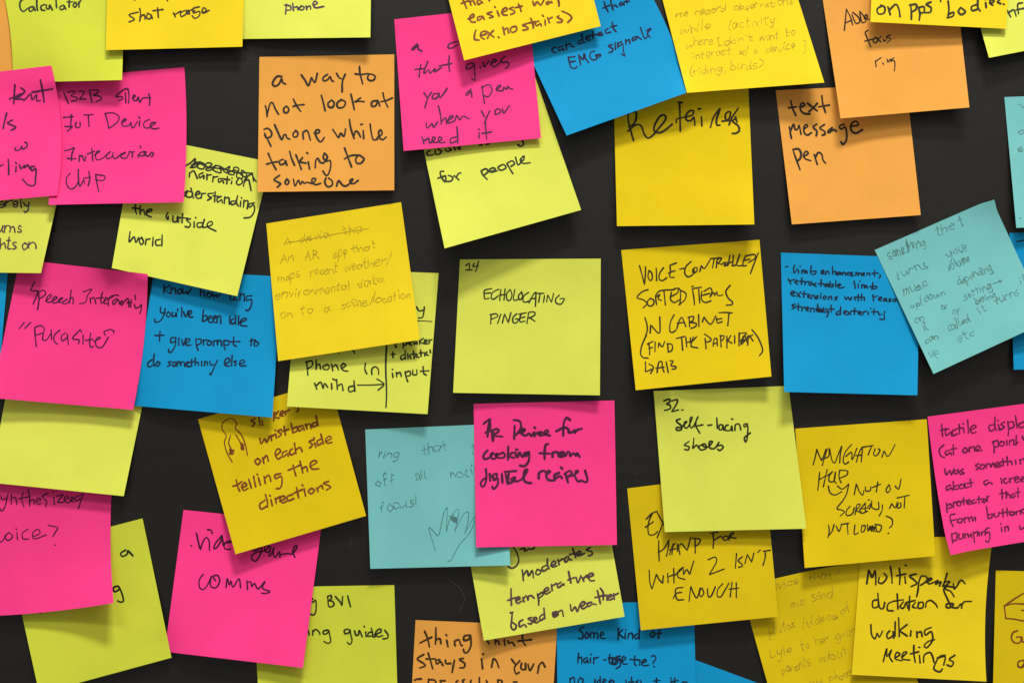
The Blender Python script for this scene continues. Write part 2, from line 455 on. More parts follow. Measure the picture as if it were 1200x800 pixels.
note('lime', [(540, 596), (703, 560), (732, 722), (567, 750)], 'lime note about moderates temperature based on weather, below the pink recipes note', (4, 5), pen=2.3, inkc=(78, 62, 58),
     slant=0.12, traces=[(590, 635, 7.273, [
    "85,45 110,80 130,150 110,200 70,220 40,205|140,60 180,50 180,75 210,60|215,55 240,60 265,45",
    "160,235 165,280 170,325|165,290 200,240 215,285 245,240 255,300|285,235 275,265 300,275 320,245 290,230|365,195 330,215 340,245 375,225|375,140 375,190 390,225|405,200 445,180 430,160 405,185 420,210 455,200|465,150 475,190|470,165 505,140|540,120 520,145 530,170 555,145 555,120|550,140 580,150|590,50 605,100 615,130|565,105 625,90|620,110 660,90 645,75 625,100 640,115 690,95|740,45 705,65 750,80 755,105 725,115",
    "65,395 65,460 68,535|35,495 100,470|105,500 140,480 125,465 105,490 120,520 155,500|165,470 175,505|170,480 195,455 210,495 215,460 240,455 260,475|290,440 300,490 300,535|295,450 330,425 335,450 300,475|345,425 385,400 370,385 345,410 360,440 400,420|410,360 415,410|410,375 450,350|490,340 460,360 470,385 510,355 515,365|555,250 565,300 575,345|550,320 605,300|620,300 635,345 660,285|670,300 685,330|680,310 710,280|715,300 765,280 750,262 720,285 740,325 775,325",
    "75,600 70,660 65,720 90,745 110,710 75,680|60,600 80,595|165,660 135,680 140,720 175,700 195,720|240,640 210,650 240,670 235,695 210,690|255,680 285,650 265,640 255,665 280,685 310,665|340,610 310,635 320,665 350,640|345,560 352,650",
    "450,590 420,600 430,635 465,615 450,590 425,615 455,610|470,590 500,580 510,630",
    "570,530 580,585 610,550 630,590 650,530|660,550 695,520 680,505 655,530 675,565 715,545|750,510 715,520 725,545 760,525 790,530|800,410 815,470 825,520|780,470 860,450|825,390 850,430 850,490|850,460 880,450 885,490|890,470 925,455 910,445 890,460 900,490 930,480|940,440 945,485|945,450 985,430"])])
note('teal', [(428, 503), (591, 496), (598, 662), (434, 666)], 'teal pencilled note with a small hand sketch, left of the pink recipes note', (5, 5), pen=0.85,
     inkc=(70, 118, 116), faint=True, slant=0.1, mess=1.3,
     words=[("ring", 444, 536, 467, 536, 6.5), ("that", 495, 531, 525, 529, 6.5), ("turns", 553, 531, 585, 529, 6.5), ("off", 441, 571, 463, 565, 7),
            ("all", 488, 563, 501, 559, 7), ("notif", 528, 559, 560, 556, 7), ("focus!", 446, 600, 490, 592, 7)],
     lines=[('hand_sketch', 0.85, [[(510.4, 645.7), (502.7, 619.5), (505.6, 619.5), (513.3, 627.2), (516.2, 618.5), (520.1, 601.1), (524.0, 594.3), (524.0, 603.0), (523.0, 622.4)], [(523.0, 622.4), (526.9, 608.8), (532.7, 599.1), (537.6, 596.2), (536.6, 606.9), (532.7, 622.8)], [(532.7, 622.8), (538.5, 610.8), (544.3, 601.1), (549.2, 600.1), (548.2, 610.8), (544.7, 624.7)], [(544.7, 624.7), (551.1, 612.7), (556.0, 605.0), (556.9, 608.8), (550.2, 624.3), (538.5, 637.9), (528.8, 655.3), (524.6, 656.7)]]), ('ring_scribble', 1.1, [[(526.5, 604.6), (536.6, 606.9), (527.9, 606.9), (536.2, 609.8), (528.8, 608.4), (536.2, 612.3), (530.8, 609.8), (535.6, 607.9)], [(530.8, 603.0), (532.7, 611.7), (533.7, 605.9)]])])
note('pink', [(555, 473), (720, 469), (723, 638), (558, 641)], 'pink note with thick marker about a device for cooking from digital recipes', (6, 6), pen=2.9, inkc=(70, 26, 52),
     join=True, slant=0.1,
     traces=[(555, 480, 8, ["95,130 155,85 140,150 130,250|150,90 155,170 110,215|145,90 148,200|130,200 170,190|180,290 175,200 220,180 235,200 195,240 270,250|190,215 185,280",
    "385,150 380,270|375,95 430,105 445,160 420,210 385,240|440,215 480,190 460,180 455,225 490,240 520,220 540,245 570,210 570,245|570,165 580,170|570,240 600,215 640,210 610,230 640,240 700,205 680,190 660,225 715,240",
    "905,95 870,75 845,130 840,240|775,200 850,165 890,185 890,210 920,210 950,190|950,215 970,190 1015,175",
    "130,380 95,420 100,460 150,445 185,400 160,420 170,455 210,450 225,410 200,420 240,450 290,440 280,400 240,415|325,345 322,465|365,400 330,430 380,450|390,400 400,440|400,370 410,372|415,440 430,400 460,440 480,400|520,395 480,410 490,435 520,410 515,480 480,525 435,522",
    "700,320 675,330 665,400 665,460|615,405 720,410|740,440 745,400 790,400 800,435 850,430 840,395 805,410 860,430 880,395 900,400 905,435 935,405 960,430 970,405 995,440",
    "115,555 120,620 110,690 85,720 65,690 90,650 120,640|150,600 155,660|150,600 200,650 220,600 185,610 190,660 225,640 225,700 190,740 175,720|265,600 270,680|300,600 320,690|290,580 400,572|330,590 325,680 370,670 390,630 350,650 400,670|410,670 460,640 505,565 480,570 470,650 500,680 540,685",
    "610,640 615,590 660,570 690,600|690,600 720,580 700,570 680,610 700,655 760,660|800,590 760,610 765,640 810,620 830,640|820,540 830,550|860,590 885,680|850,600 900,570 920,600 880,630|920,620 980,580 960,570 950,620 980,670 1010,660|1045,570 1065,640 1060,675 1010,665"])],
     bumps=[(0.5, 0.28, 0.5, 0.9, 0.08)])
# lower left
note('lime_vignetted', [(296, 688), (462, 685), (467, 850), (305, 853)], 'lime note at the bottom edge with the letters BVI and guides', (4, 4), pen=2.0, inkc=(46, 50, 20),
     traces=[(350, 690, 10, [
    "165,110 145,130 170,150 195,125 205,160 200,260 175,300 140,290",
    "340,80 350,190 380,205 415,180 395,140 345,130|335,90 375,70 385,100 360,130|430,85 480,140 510,190 510,190 510,150 515,85|575,75 590,140 608,205",
    "110,480 125,535|165,480 165,535|165,500 200,470 240,500 250,530|340,475 290,490 295,525 340,510 350,480 365,540 375,610 340,632 295,610",
    "580,465 535,480 545,520 590,505 600,470 610,530 625,600 600,645 570,620|655,485 670,535 700,530 710,480 745,555|785,500 790,550|768,432 772,440|850,500 820,510 810,550 850,545|850,455 865,500 870,555 900,550|890,530 960,500 960,465 920,480 900,520 930,555 985,540|1010,480 1045,530 1040,570 990,580"])])
note('pink', [(215, 597), (377, 614), (355, 782), (193, 763)], 'pink note reading video genre comms under the corner of the wristband note', (7, 6), pen=1.8, inkc=(66, 14, 48), join=True,
     mess=1.4, slant=0.1,
     traces=[(215, 615, 8, ["70,192 74,194|122,75 140,160 158,230 158,230 185,150 215,115 240,150 243,235|225,42 255,45 270,75|360,95 300,170 285,215 310,210 350,150 360,100 375,190|385,165 450,155 420,150 385,180 390,220 440,225",
    "700,205 650,220 665,240 730,210 720,270 680,335 645,320 640,290 690,250 760,240 800,195 760,200 770,250 810,240 815,195 800,290|815,290 850,205 840,260 860,300 900,250 905,300|905,280 960,265 1020,265 1065,205 1045,195 1025,250 1045,300",
    "185,460 150,510 150,580 185,600 225,560 265,470 250,540 265,580 310,580 340,520 320,470 280,480 300,520|400,580 410,500 430,560 445,520 465,580 520,500 535,585|595,520 600,600|595,540 630,530 640,575 665,545 690,590 710,590 765,525 740,590 810,620 770,638 730,635"])])
note('lime_vignetted', [(10, 648), (167, 607), (201, 770), (46, 812)], 'tilted lime note in the lower left corner, half behind a pink note', (5, 5), pen=2.2, inkc=(36, 40, 20),
     traces=[(0, 570, 5.335, [
    "785,395 755,415 765,435 795,420 800,400 830,430",
    "735,620 710,630 715,655 745,640 740,620 760,660 772,710 755,720 735,712",
    "242,782 252,786"])])
note('pink', [(-35, 545), (132, 556), (133, 706), (-32, 722)], 'pink note at the left edge asking about a synthesized voice, its lower corner curled', (4, 15), pen=1.5,
     inkc=(66, 14, 52), join=True, slant=0.12, mess=1.3, curl=3.0, bow=(0, -3, 0, 3),
     traces=[(0, 570, 5.335, [
    "-30,60 -20,90|5,60 15,80 45,70|50,45 35,110 20,145 5,150 5,135|70,50 70,110|70,75 95,65 105,110|145,40 135,80 150,125|115,75 190,60|175,15 185,70 185,120|185,90 210,80 215,110|235,90 255,80 240,70 225,90 240,110 255,105|300,40 265,60 290,90 285,125|335,65 340,110|332,30 335,35|355,60 395,50 360,95 400,95|405,85 430,70 415,60 400,80 420,100 440,90 460,75 450,65 440,85 455,95 470,90|505,50 470,70 480,90 500,75|520,40 505,90 490,135",
    "-20,300 5,345 40,300|55,285 30,310 50,335 80,310 55,285|105,285 110,330|100,262 104,266|175,265 140,290 145,325 180,325|210,310 250,290 235,265 205,290 215,325 290,300|300,240 360,255 345,285 330,312|342,362 346,366"])])
note('lime', [(14, 425), (174, 440), (145, 581), (-12, 565)], 'blank lime note below the pink parasite note', (5, 6))
note('yellow', [(232, 491), (386, 446), (429, 604), (276, 649)], 'yellow note about a wristband telling the directions, with a small brown sketch', (6, 6), pen=2.2, inkc=BROWN, slant=0.08,
     traces=[(250, 475, 6.153, [
    "300,95 270,110 300,125 280,150|330,85 335,140|350,110 355,140|440,50 435,110|470,40 440,80 475,90|480,70 510,45 490,40 480,70 505,75|520,40 520,65|520,45 550,30|610,15 612,35 600,45",
    "335,235 345,275 370,240 385,265 405,220|415,215 420,250|415,225 445,205|450,205 455,235|445,175 448,180|490,170 465,185 490,205 470,225|510,150 520,210|495,185 545,170|560,125 575,195|575,165 605,155 605,180 580,195|645,145 615,155 620,185 650,160 655,180|665,135 675,170|670,145 695,130 705,165|740,120 715,130 720,155 750,135|740,75 755,145",
    "320,380 300,400 320,425 340,400 320,380|355,375 365,415|360,385 385,360 397,400",
    "450,360 485,330 465,310 445,345 465,385 490,370|530,325 500,340 505,370 535,345 540,365|570,310 550,330 560,355 590,340|585,270 595,345|600,315 625,300 640,330",
    "725,245 690,260 715,280 695,305|730,270 740,300|725,230 728,235|780,240 750,255 755,285 790,265|775,205 795,275|810,260 850,235 835,220 810,245 820,270 855,265",
    "165,535 175,580 190,615|140,580 175,570 205,545|205,590 240,575 225,555 205,580 220,610 250,595|255,530 275,595|290,510 305,585|325,520 340,575|315,495 320,498|365,510 375,560|370,525 400,500 415,545|485,490 445,500 450,525 490,510 495,560 480,595 455,598",
    "575,430 585,470 595,505|540,465 580,450 620,430|625,400 645,485|640,455 670,440 680,475|695,440 745,410 730,395 700,415 710,455 760,455",
    "375,680 335,710 345,745 385,725|375,640 390,690 390,730|415,675 425,720|405,645 410,650|445,665 455,705|450,675 480,655|480,690 520,665 500,650 480,675 500,700 525,690|570,640 535,655 540,685 580,670|600,590 610,640 615,665|580,630 640,605|655,600 665,650|640,570 645,578|710,595 685,615 705,635 730,610 710,595|745,590 755,620|750,600 780,575 790,600|830,545 795,560 830,575 845,590 815,608"])],
     lines=[('earphone_sketch', 1.4, [[(272, 541), (266, 530), (263, 518), (265, 510), (260, 502), (262, 494), (271, 490), (277, 495), (276, 502), (282, 508), (287, 519), (290, 533)],
                                 [(270, 510), (268, 519), (271, 526)], [(276, 509), (281, 517), (283, 523)]]),
            ('earphone_sketch', 3.2, [[(270, 527), (273, 532), (271, 530), (269, 532), (273, 528)], [(283, 520), (285, 526), (283, 525), (285, 521)]])])
note('blue', [(181, 316), (330, 324), (319, 489), (155, 475)], 'blue note about how long you have been idle, right of the pink parasite note', (6, 6), pen=1.9, inkc=NAVY, slant=0.1,
     traces=[(160, 330, 7.273, [
    "235,25 232,100|285,30 240,65 290,105|295,50 295,100|295,65 325,55 335,105|375,60 350,75 360,105 385,90 375,60|395,60 400,105 425,85 435,105 465,60",
    "545,50 545,120|545,95 575,85 580,125|610,90 600,115 620,130 640,110 610,90|650,95 655,130 680,110 690,135 715,100",
    "800,90 800,150 825,155|840,120 830,150 855,155|885,100 880,160|885,115 915,105 920,165|985,120 940,125 940,160 980,150 975,210 950,245 930,240",
    "205,220 205,260 240,265|245,230 230,290 200,335 160,345 155,320|270,255 255,285 275,300 290,275 270,255|305,260 305,295 335,285 335,260 340,295|350,230 352,250|385,220 385,300|400,255 420,300 440,250|445,285 470,265 460,245 445,265 450,300 480,300",
    "570,240 562,335|565,300 595,285 600,320 565,340|610,325 640,300 625,290 610,315 620,345 645,345|650,325 680,300 665,290 650,320 660,345 680,345|690,295 685,350|690,305 715,290 718,355",
    "795,290 795,360|835,315 805,330 815,360 840,345|845,285 845,365|870,290 868,370|880,350 935,325 925,310 890,330 890,370 940,378",
    "200,420 195,505|155,458 235,455",
    "335,475 295,480 295,520 330,505|335,475 330,540 300,595 275,600 275,575|360,480 360,540|385,490 400,540 420,480|420,525 455,500 440,485 420,505 425,540 460,540",
    "505,490 510,540 525,585|505,490 545,490 550,520 515,540|570,495 570,540|570,505 600,495|615,500 600,530 625,540 640,515 615,500|660,500 655,545|660,510 685,500 690,540 695,505 720,505 725,545|745,500 745,545 755,580|745,500 785,505 785,535 750,540|830,470 825,530 850,550|800,510 880,510",
    "980,485 975,545|965,505 1010,495|1015,505 1000,535 1020,548 1042,525 1015,505",
    "130,665 95,695 105,725 145,710|150,615 145,690 155,720|180,680 165,705 180,720 200,695 180,680",
    "300,680 270,685 290,705 265,720|320,680 305,710 325,720 335,690 320,680|350,680 345,720|350,690 370,680 375,715 385,685 405,685 410,720|420,705 445,690 435,680 420,700 430,720 455,720|470,660 470,715|455,685 490,680|500,650 500,715|500,695 525,685 530,715|555,680 555,715|580,680 580,715|580,690 600,680 605,710|625,680 630,710 655,705|690,670 665,720 635,790 625,780",
    "750,705 795,675 780,650 755,670 755,710 790,720|815,630 810,715|850,675 830,680 850,700 835,715|880,700 920,685 905,665 880,685 885,715 930,715"])])
note('lime', [(158, 158), (317, 190), (278, 347), (131, 314)], 'lime note on narration understanding the outside world', (7, 7), pen=2.0, inkc=(44, 44, 36), slant=0.0,
     traces=[(145, 180, 6.667, [
    "515,150 512,185|515,155 545,135 565,170 575,195|620,150 590,165 595,190 625,170 625,195|650,160 650,205|650,170 685,165|700,180 695,220|700,185 735,180|775,195 740,200 745,225 770,210 780,230|810,180 805,235|785,200 830,205|845,215 840,235|845,190 848,195|900,190 880,225 895,245 925,230 920,200 900,190|945,205 935,255|945,215 975,205 985,240 995,290",
    "470,310 500,290 480,330 470,325|535,300 490,295 490,335 525,340 540,310|525,270 545,350|565,325 595,310 580,295 560,320 575,350 605,345|610,310 605,350|610,315 640,310|700,310 660,315 665,335 685,345 655,365|715,300 710,375|700,330 740,335|760,335 730,350 735,380 765,360 770,385|790,340 785,390|790,350 820,345 825,395|880,370 840,375 845,400 880,385|890,330 880,380 895,410|915,370 910,415|920,345 922,350|940,365 935,420|940,375 970,370 965,430|1020,385 980,395 985,420 1015,400 1020,450 990,495 940,503",
    "90,400 90,440 100,472|68,425 120,430|130,410 128,475|130,450 155,440 165,480|180,460 215,450 215,435 185,445 180,480 215,495",
    "345,460 332,490 345,515 350,490|385,485 385,530 415,530 420,490 425,535|460,470 455,540|430,500 500,505|520,510 490,520 520,545 510,575 480,570|550,530 550,575|560,498 565,503|610,540 575,545 580,575 620,570|630,515 615,570 640,575 690,555 685,530 655,545 660,575 720,605",
    "50,610 42,690 80,650 95,695 115,655|140,655 120,675 135,710 155,690 140,655|175,665 170,710|175,675 205,665|230,655 225,720|285,670 250,680 255,715 290,715|300,635 298,722"])],
     lines=[('crossed_out_scribble', 1.9, [[(217.7, 194.2), (223.0, 191.2), (229.0, 186.0), (226.7, 193.5), (224.5, 196.5), (230.5, 195.0), (235.0, 189.0), (231.2, 195.7), (238.0, 198.0), (242.5, 191.2), (248.5, 192.7), (241.0, 198.7), (247.0, 199.5), (253.0, 193.5), (250.0, 199.5), (259.0, 202.5), (257.5, 195.0), (263.5, 198.0), (269.5, 195.0), (266.5, 202.5), (274.0, 204.7), (274.0, 196.5), (280.0, 198.0), (277.0, 207.0), (284.5, 208.5), (283.0, 199.5), (289.0, 204.0), (287.5, 210.0), (295.0, 202.5), (296.5, 207.0), (300.2, 213.0)], [(224.5, 193.5), (235.0, 192.0), (241.0, 195.0), (250.0, 196.5), (259.0, 198.0), (268.0, 199.5), (277.0, 202.5), (286.0, 202.5), (295.0, 204.0), (297.2, 212.2)], [(223.0, 196.5), (229.0, 190.5), (238.0, 191.2), (244.0, 197.2), (256.0, 194.2), (265.0, 202.5), (275.5, 199.5), (286.0, 207.0), (293.5, 204.7)]])])
note('pink', [(23, 304), (173, 321), (156, 480), (-10, 466)], 'pink note reading speech interaction parasite in quote marks', (7, 7), pen=1.6, inkc=(66, 14, 52), join=True, slant=0.18, mess=1.3,
     bow=(0, 4, 0, 0),
     traces=[(20, 330, 8, ["165,0 130,80 175,85 195,100 150,210|200,90 205,170 192,260|195,100 250,80 265,120 205,165|265,185 320,140 310,120 275,160 290,195 340,175 375,150 355,140 330,175 345,200 390,185 430,150 400,160 385,190 430,190 470,160|470,165 430,190 440,210 490,180 508,80|490,200 500,160 525,150 525,210",
    "620,95 700,70 660,130 640,195 585,205|685,155 690,200|685,165 720,150 740,210|800,100 785,160 790,205|745,155 810,150|800,195 850,160 830,150 815,200 850,205|895,130 860,160 855,225|860,160 920,125 950,130|940,160 900,180 905,215 950,170 960,210 990,180 970,190 980,220 1010,180 1040,160 1050,235|1030,200 1075,190|1070,165 1065,235|1105,125 1110,165|1100,215 1110,245 1140,240 1165,215 1165,250 1150,300",
    "65,385 18,440|130,380 68,440|165,430 170,520 180,605|165,430 220,410 255,440 240,480 170,500|245,490 240,540 275,545 320,480|320,455 325,540|400,455 350,500 350,560 380,585|455,480 415,510 425,555 470,520 470,490 480,590|590,450 520,530 580,545 575,580|590,450 605,470|620,500 618,585|690,480 680,560 690,612 720,605|640,550 710,540|720,560 780,530 760,520 735,560 750,610 800,610 855,520|815,475 825,500|820,465 860,450|870,445 905,460 905,480"])])
note('lime', [(-78, 152), (84, 160), (48, 320), (-112, 318)], 'lime note cut off by the left edge, its last line ending hts on', (5, 6), pen=1.8, inkc=(74, 58, 62),
     words=[("merely", -12, 243, 35, 243, 7), ("turns", -10, 272, 25, 272, 7), ("hts", 0, 292, 19, 292, 7.5), ("on", 26, 292, 43, 291, 7.5)])
note('lime', [(350, 314), (514, 320), (501, 485), (336, 476)], 'lime note on phone in mind split by a drawn line, arrow pointing at it', (5, 6), pen=2.0, inkc=(48, 50, 24),
     traces=[(345, 350, 6.665, [
    "955,65 975,95 1000,90|1015,65 1010,110 1000,145 970,150",
    "800,345 785,360 800,375 785,380|850,330 850,385|850,335 875,340 870,360 850,360|890,350 915,335 900,325 890,345 915,360|950,320 930,335 940,355 955,335 960,355|975,310 980,355|1005,310 980,335 1010,350|1010,345 1035,330 1020,320 1015,350 1045,350|1050,320 1055,345|1055,325 1090,315",
    "768,415 770,460|755,435 785,432",
    "860,435 830,450 840,475 865,455|865,405 868,470|885,430 888,470|915,430 900,445 910,465|930,410 935,465|920,435 950,430|960,435 945,450 965,455 975,455|985,400 990,450|975,425 1005,420|1015,420 1018,445|1035,415 1025,435 1045,440|1060,400 1065,440|1065,415 1080,430",
    "765,580 770,615|765,550 768,553|795,575 800,610|800,585 825,575 835,605|865,570 872,610 885,645|865,575 900,565 905,595 875,605|925,555 925,590 955,590 955,555|1005,530 1010,580 1030,595|985,565 1050,562",
    "345,420 350,405 380,400|420,395 455,400 470,425",
    "95,490 100,540 105,595|90,495 135,485 140,520 105,545|170,480 170,550|170,525 195,510 205,550|260,515 225,525 230,550 265,550 270,520 250,510|290,510 300,560|300,530 325,515 345,555|370,545 400,520 380,505 365,535 385,560 418,565",
    "555,505 550,550 565,585|605,590 605,550 630,530 655,550 658,590",
    "158,660 175,705|170,680 205,650 225,700 235,660 260,690|290,660 292,705|300,625 320,635|330,630 335,705|340,680 370,665 380,715|465,680 425,690 430,725 465,715|465,640 472,720"])],
     lines=[('drawn_arrow', 1.8, [[(419, 451), (434, 451), (449, 450)], [(442, 444), (450, 450), (443, 457)]]),
            ('dividing_line', 2.2, [[(453, 402), (452, 430), (453, 460), (452, 482)]]), ('underline', 1.2, [[(486, 376), (497, 376), (509, 377)]])])
note('gold', [(312, 262), (470, 237), (492, 398), (326, 423)], 'yellow note in faint pencil about an app for weather data, first line struck out', (7, 8), pen=0.85, inkc=PCL, faint=True,
     mess=1.3, slant=0.15,
     words=[("A", 334, 287, 341, 286, 6), ("devia", 352, 284, 386, 278, 6), ("tha", 401, 276, 423, 271, 6), ("An", 329, 308, 345, 305, 6), ("AR", 358, 304, 373, 302, 5.5), ("app", 390, 302, 408, 298, 6),
            ("that", 412, 297, 440, 290, 6), ("maps", 327, 330, 352, 325, 6), ("recent", 364, 324, 396, 318, 6), ("weather/", 404, 318, 458, 308, 6),
            ("environmental", 324, 351, 409, 339, 6), ("data", 419, 337, 450, 331, 6), ("on", 329, 373, 343, 371, 6), ("to", 353, 369, 367, 366, 6),
            ("a", 379, 366, 386, 365, 6), ("scene/location", 401, 361, 482, 349, 6)],
     lines=[('strike_through', 1.1, [[(340, 284), (370, 279), (400, 273), (432, 268)]])])
note('orange', [(304, 67), (462, 64), (462, 223), (302, 225)], 'orange note about a way to not look at phone while talking to someone', (5, 4), pen=2.3, inkc=(48, 40, 32), slant=0.08, mess=1.2,
     bumps=[(0.5, 0.0, -0.1, 0.6, 0.08)],
     traces=[(315, 75, 8, [
    "120,120 75,120 35,180 55,210 95,190 120,140 130,175 158,190", "305,105 340,155 370,205 390,160 400,130 420,165 435,170 455,90|550,100 510,130 515,160 550,150 575,120 585,150 605,165|635,90 660,130 680,140|715,100 690,170 688,262",
    "850,28 855,90 870,150 880,188|810,95 870,100 930,92|940,95 925,135 950,158 985,150 998,120 970,100 935,95",
    "-32,395 -20,440 -15,495|-18,490 10,380 35,365 60,420 90,472|165,395 140,420 145,455 175,455 188,425 165,395|230,330 260,390 298,445|228,400 270,388 330,382",
    "492,295 510,360 528,438|590,340 555,370 565,405 600,405 612,365 590,340|680,335 640,370 650,410 700,405 718,360 680,335|770,285 785,350 802,430|860,320 800,362 800,362 840,352 893,355",
    "1020,345 970,355 965,395 1000,395 1025,355 1040,395|1070,272 1085,340 1115,405|1050,355 1100,345 1158,320"]),
    (305, 140, 8, ["40,130 70,190 100,252|35,95 70,85 105,120 100,160 60,175 40,150|135,52 165,120 200,190 220,150 240,145 250,175 275,185|335,105 308,135 315,165 345,160 352,125 330,105|405,185 400,130 430,105 450,125 470,195|505,130 545,130 555,105 530,100 515,130 540,190 570,210 600,170",
    "680,95 710,140 735,170 755,130 785,160 800,90|835,0 850,90 880,180|875,175 890,115 915,120 940,165|965,105 970,180|940,50 960,45|1030,45 1040,120 1060,190 1100,185|1095,170 1140,140 1130,100 1110,120 1120,175 1150,190 1180,165",
    "75,320 110,400 148,472|60,420 110,405 160,398|215,375 180,390 190,425 230,410 235,385 250,430|275,300 295,370 322,430|335,335 360,400 385,468|395,360 365,400 365,400 430,410|450,400 462,465|435,312 445,320|515,455 520,390 540,365 560,400 590,410 610,390|600,315 590,360 610,380 630,350 605,320|630,360 620,395 655,385 660,440 640,510 615,525 588,485",
    "790,270 820,350 855,445|790,370 850,340 920,335|925,335 895,370 905,410 945,410 972,370 930,335",
    "180,525 130,565 170,590 190,605 160,635|250,560 232,590 250,612 270,585 250,560|310,560 325,625 345,590 360,570 375,610 395,580 410,600 440,590 490,600 520,560 490,555 485,590 520,612 565,600|615,550 605,590 630,630 670,620 675,580 640,550|715,625 735,575 770,615 800,625 840,600 870,560 840,570 850,600 880,600 918,572"])])
note('pink', [(66, 92), (216, 79), (215, 237), (57, 240)], 'pink note reading silent IoT device interaction chip', (8, 7), pen=1.75, inkc=PLUM, join=False, slant=0.1, mess=1.2,
     bow=(0, 3, 0, 0), traces=[(70, 90, 8, [
    "38,150 58,200 80,252|75,148 130,135 140,155 105,180 160,195 155,220 110,232|180,135 225,140 215,175 180,212 180,212 245,210|280,120 290,180 300,240|300,125 360,130 345,160 315,175 375,185 390,210 340,235",
    "640,115 600,122 525,188 580,188 590,210 550,225|615,150 620,245|640,115 650,180 645,248|680,200 710,182 690,175 690,215 720,225 735,190 750,240 780,200 850,200|835,160 845,210 840,268",
    "35,382 80,378 125,375|108,358 105,420 98,490|50,468 95,468 120,465 95,495 70,508|155,430 145,460 165,480 192,465 190,430|228,360 270,358 312,355|268,360 270,410 275,468",
    "425,345 445,410 460,485|430,345 500,340 555,375 545,420 500,460 465,480|580,430 620,410 610,395 585,425 590,460 640,462 665,440|665,430 685,482 730,420|750,415 745,460|738,375 752,390|840,400 800,420 785,450 800,478 840,480 870,455 900,430 860,435 850,470 880,490 930,482",
    "45,695 90,685 135,668 115,720 110,785|70,765 120,770 150,768|185,735 180,795|185,750 210,740 220,770 235,790 245,745|300,670 305,730 310,790|260,725 325,700|325,735 375,700 350,700 335,740 350,780 400,765 430,740 480,700 440,730 445,770 490,750 500,710|495,740 520,770 570,730 620,710 580,730 575,755 620,765 650,720|650,705 700,705|680,710 680,755|735,735 740,755|755,650 757,665|800,700 760,710 745,735 790,740 810,705 790,720 830,745 860,710 880,725 860,750"]),
    (0, 90, 5.713, ["470,645 445,680 450,730 480,752 510,730 525,700|525,620 525,680 535,735 560,690 565,715|595,635 600,690 590,730|560,680 605,672|640,655 650,720 660,768|640,655 700,665 690,695 640,690"])])
note('lime_vignetted', [(-14, -70), (148, -68), (143, 94), (15, 97)], 'lime note reading calculator in the top left corner', (6, 8), pen=2.1, inkc=(56, 58, 42), bow=(8, 0, 0, 0),
     traces=[(0, 0, 8, [
    "235,-20 190,20 190,80 220,110 260,80|310,65 275,75 280,110 310,95 315,70 330,100|345,0 345,60 352,100|420,45 385,60 390,95 420,100|435,50 435,80 460,85 465,50 490,95|525,0 530,75|595,50 560,70 575,95 605,75 600,55 618,90|650,0 648,70|630,20 680,20|700,25 685,55 705,70 720,40 700,25|740,20 740,70|740,35 760,0"])])
note('pink', [(-108, 97), (60, 77), (67, 229), (-98, 243)], 'pink note cut off by the left edge, beside the silent IoT device note', (5, 6), pen=2.1, inkc=(74, 26, 68), mess=1.3,
     bow=(0, 8, 0, 0), traces=[(0, 90, 5.713, [
    "100,55 95,120 92,182|62,150 100,135 140,115|140,75 165,100 120,140 100,150 145,150 165,155 205,115 215,155 245,120 245,160 270,160|270,22 285,95 295,170|215,105 290,92 352,82",
    "45,245 30,300 22,348|85,290 50,310 80,325 105,340 75,360", "105,475 100,492 130,490 145,465 150,485 178,470 180,445 165,440",
    "-10,615 -5,600 20,590|55,555 58,600 58,655|108,600 105,635|103,575 110,580|130,590 140,615 165,595 165,610 185,590 200,615 215,600|230,600 205,605 215,630 240,615 238,680 230,725 190,725 150,685"])])
note('lime', [(270, -115), (436, -112), (434, 44), (277, 46)], 'lime note at the top edge with only the word phone showing', (6, 7), pen=2.0, inkc=(76, 58, 74),
     traces=[(145, 0, 4.8, [
    "915,25 910,80|905,30 935,35 940,55 915,60|950,20 955,60|955,45 975,40 980,58|1000,35 985,50 1005,58 1015,42 1000,35|1025,35 1030,55|1030,42 1048,35 1052,52|1068,30 1090,20 1075,8 1065,25 1080,45 1125,38"])])
note('gold', [(128, -105), (289, -102), (284, 55), (124, 59)], 'yellow note at the top edge reading short range', (8, 7), pen=2.0, inkc=(62, 48, 22), join=True, slant=0.1,
     traces=[(145, 0, 4.8, [
    "80,70 30,85 60,110 30,125|90,50 95,85 90,120|92,95 115,85 120,110|135,75 128,100 145,108 155,90 135,75|155,85 160,105|190,45 195,100|165,62 220,55",
    "280,75 290,95|285,85 320,65|345,60 320,75 325,95 350,80 355,60 360,80|365,60 370,80|370,65 385,55 392,75 400,60|425,40 390,50 395,75 425,65 425,90 400,105 385,90|440,75 465,60 450,45 440,65 450,75 480,60",
    "58,-10 62,3|250,-10 245,5"])])
# upper middle
note('lime', [(487, 130), (618, 64), (681, 246), (521, 291)], 'tilted lime note with for people written under the pink pen note', (17, 10), pen=2.1, inkc=(44, 46, 26),
     traces=[(495, 160, 8.571, [
    "80,140 45,165 60,190 110,185|130,140 130,175 165,180 190,150 160,130|230,130 250,150 290,135 270,120|320,110 330,135|380,110 350,120 380,130",
    "570,90 600,85|640,80 670,75",
    "1005,40 1015,85 985,98 960,85",
    "215,350 180,355 190,410 225,455|155,420 230,395|235,405 240,450 290,445 305,410 260,390|320,395 365,435|340,410 365,370 388,368",
    "590,345 610,390 650,430|590,345 635,325 660,350 625,385|670,355 735,335 710,315 675,335 690,360 755,345|800,285 760,310 790,340 840,315 820,285 795,285|850,275 875,320 908,372|850,270 900,245 925,275 890,300|935,210 960,285 1000,250|985,230 1020,195 1015,240 980,235 1010,270 1080,265"])])
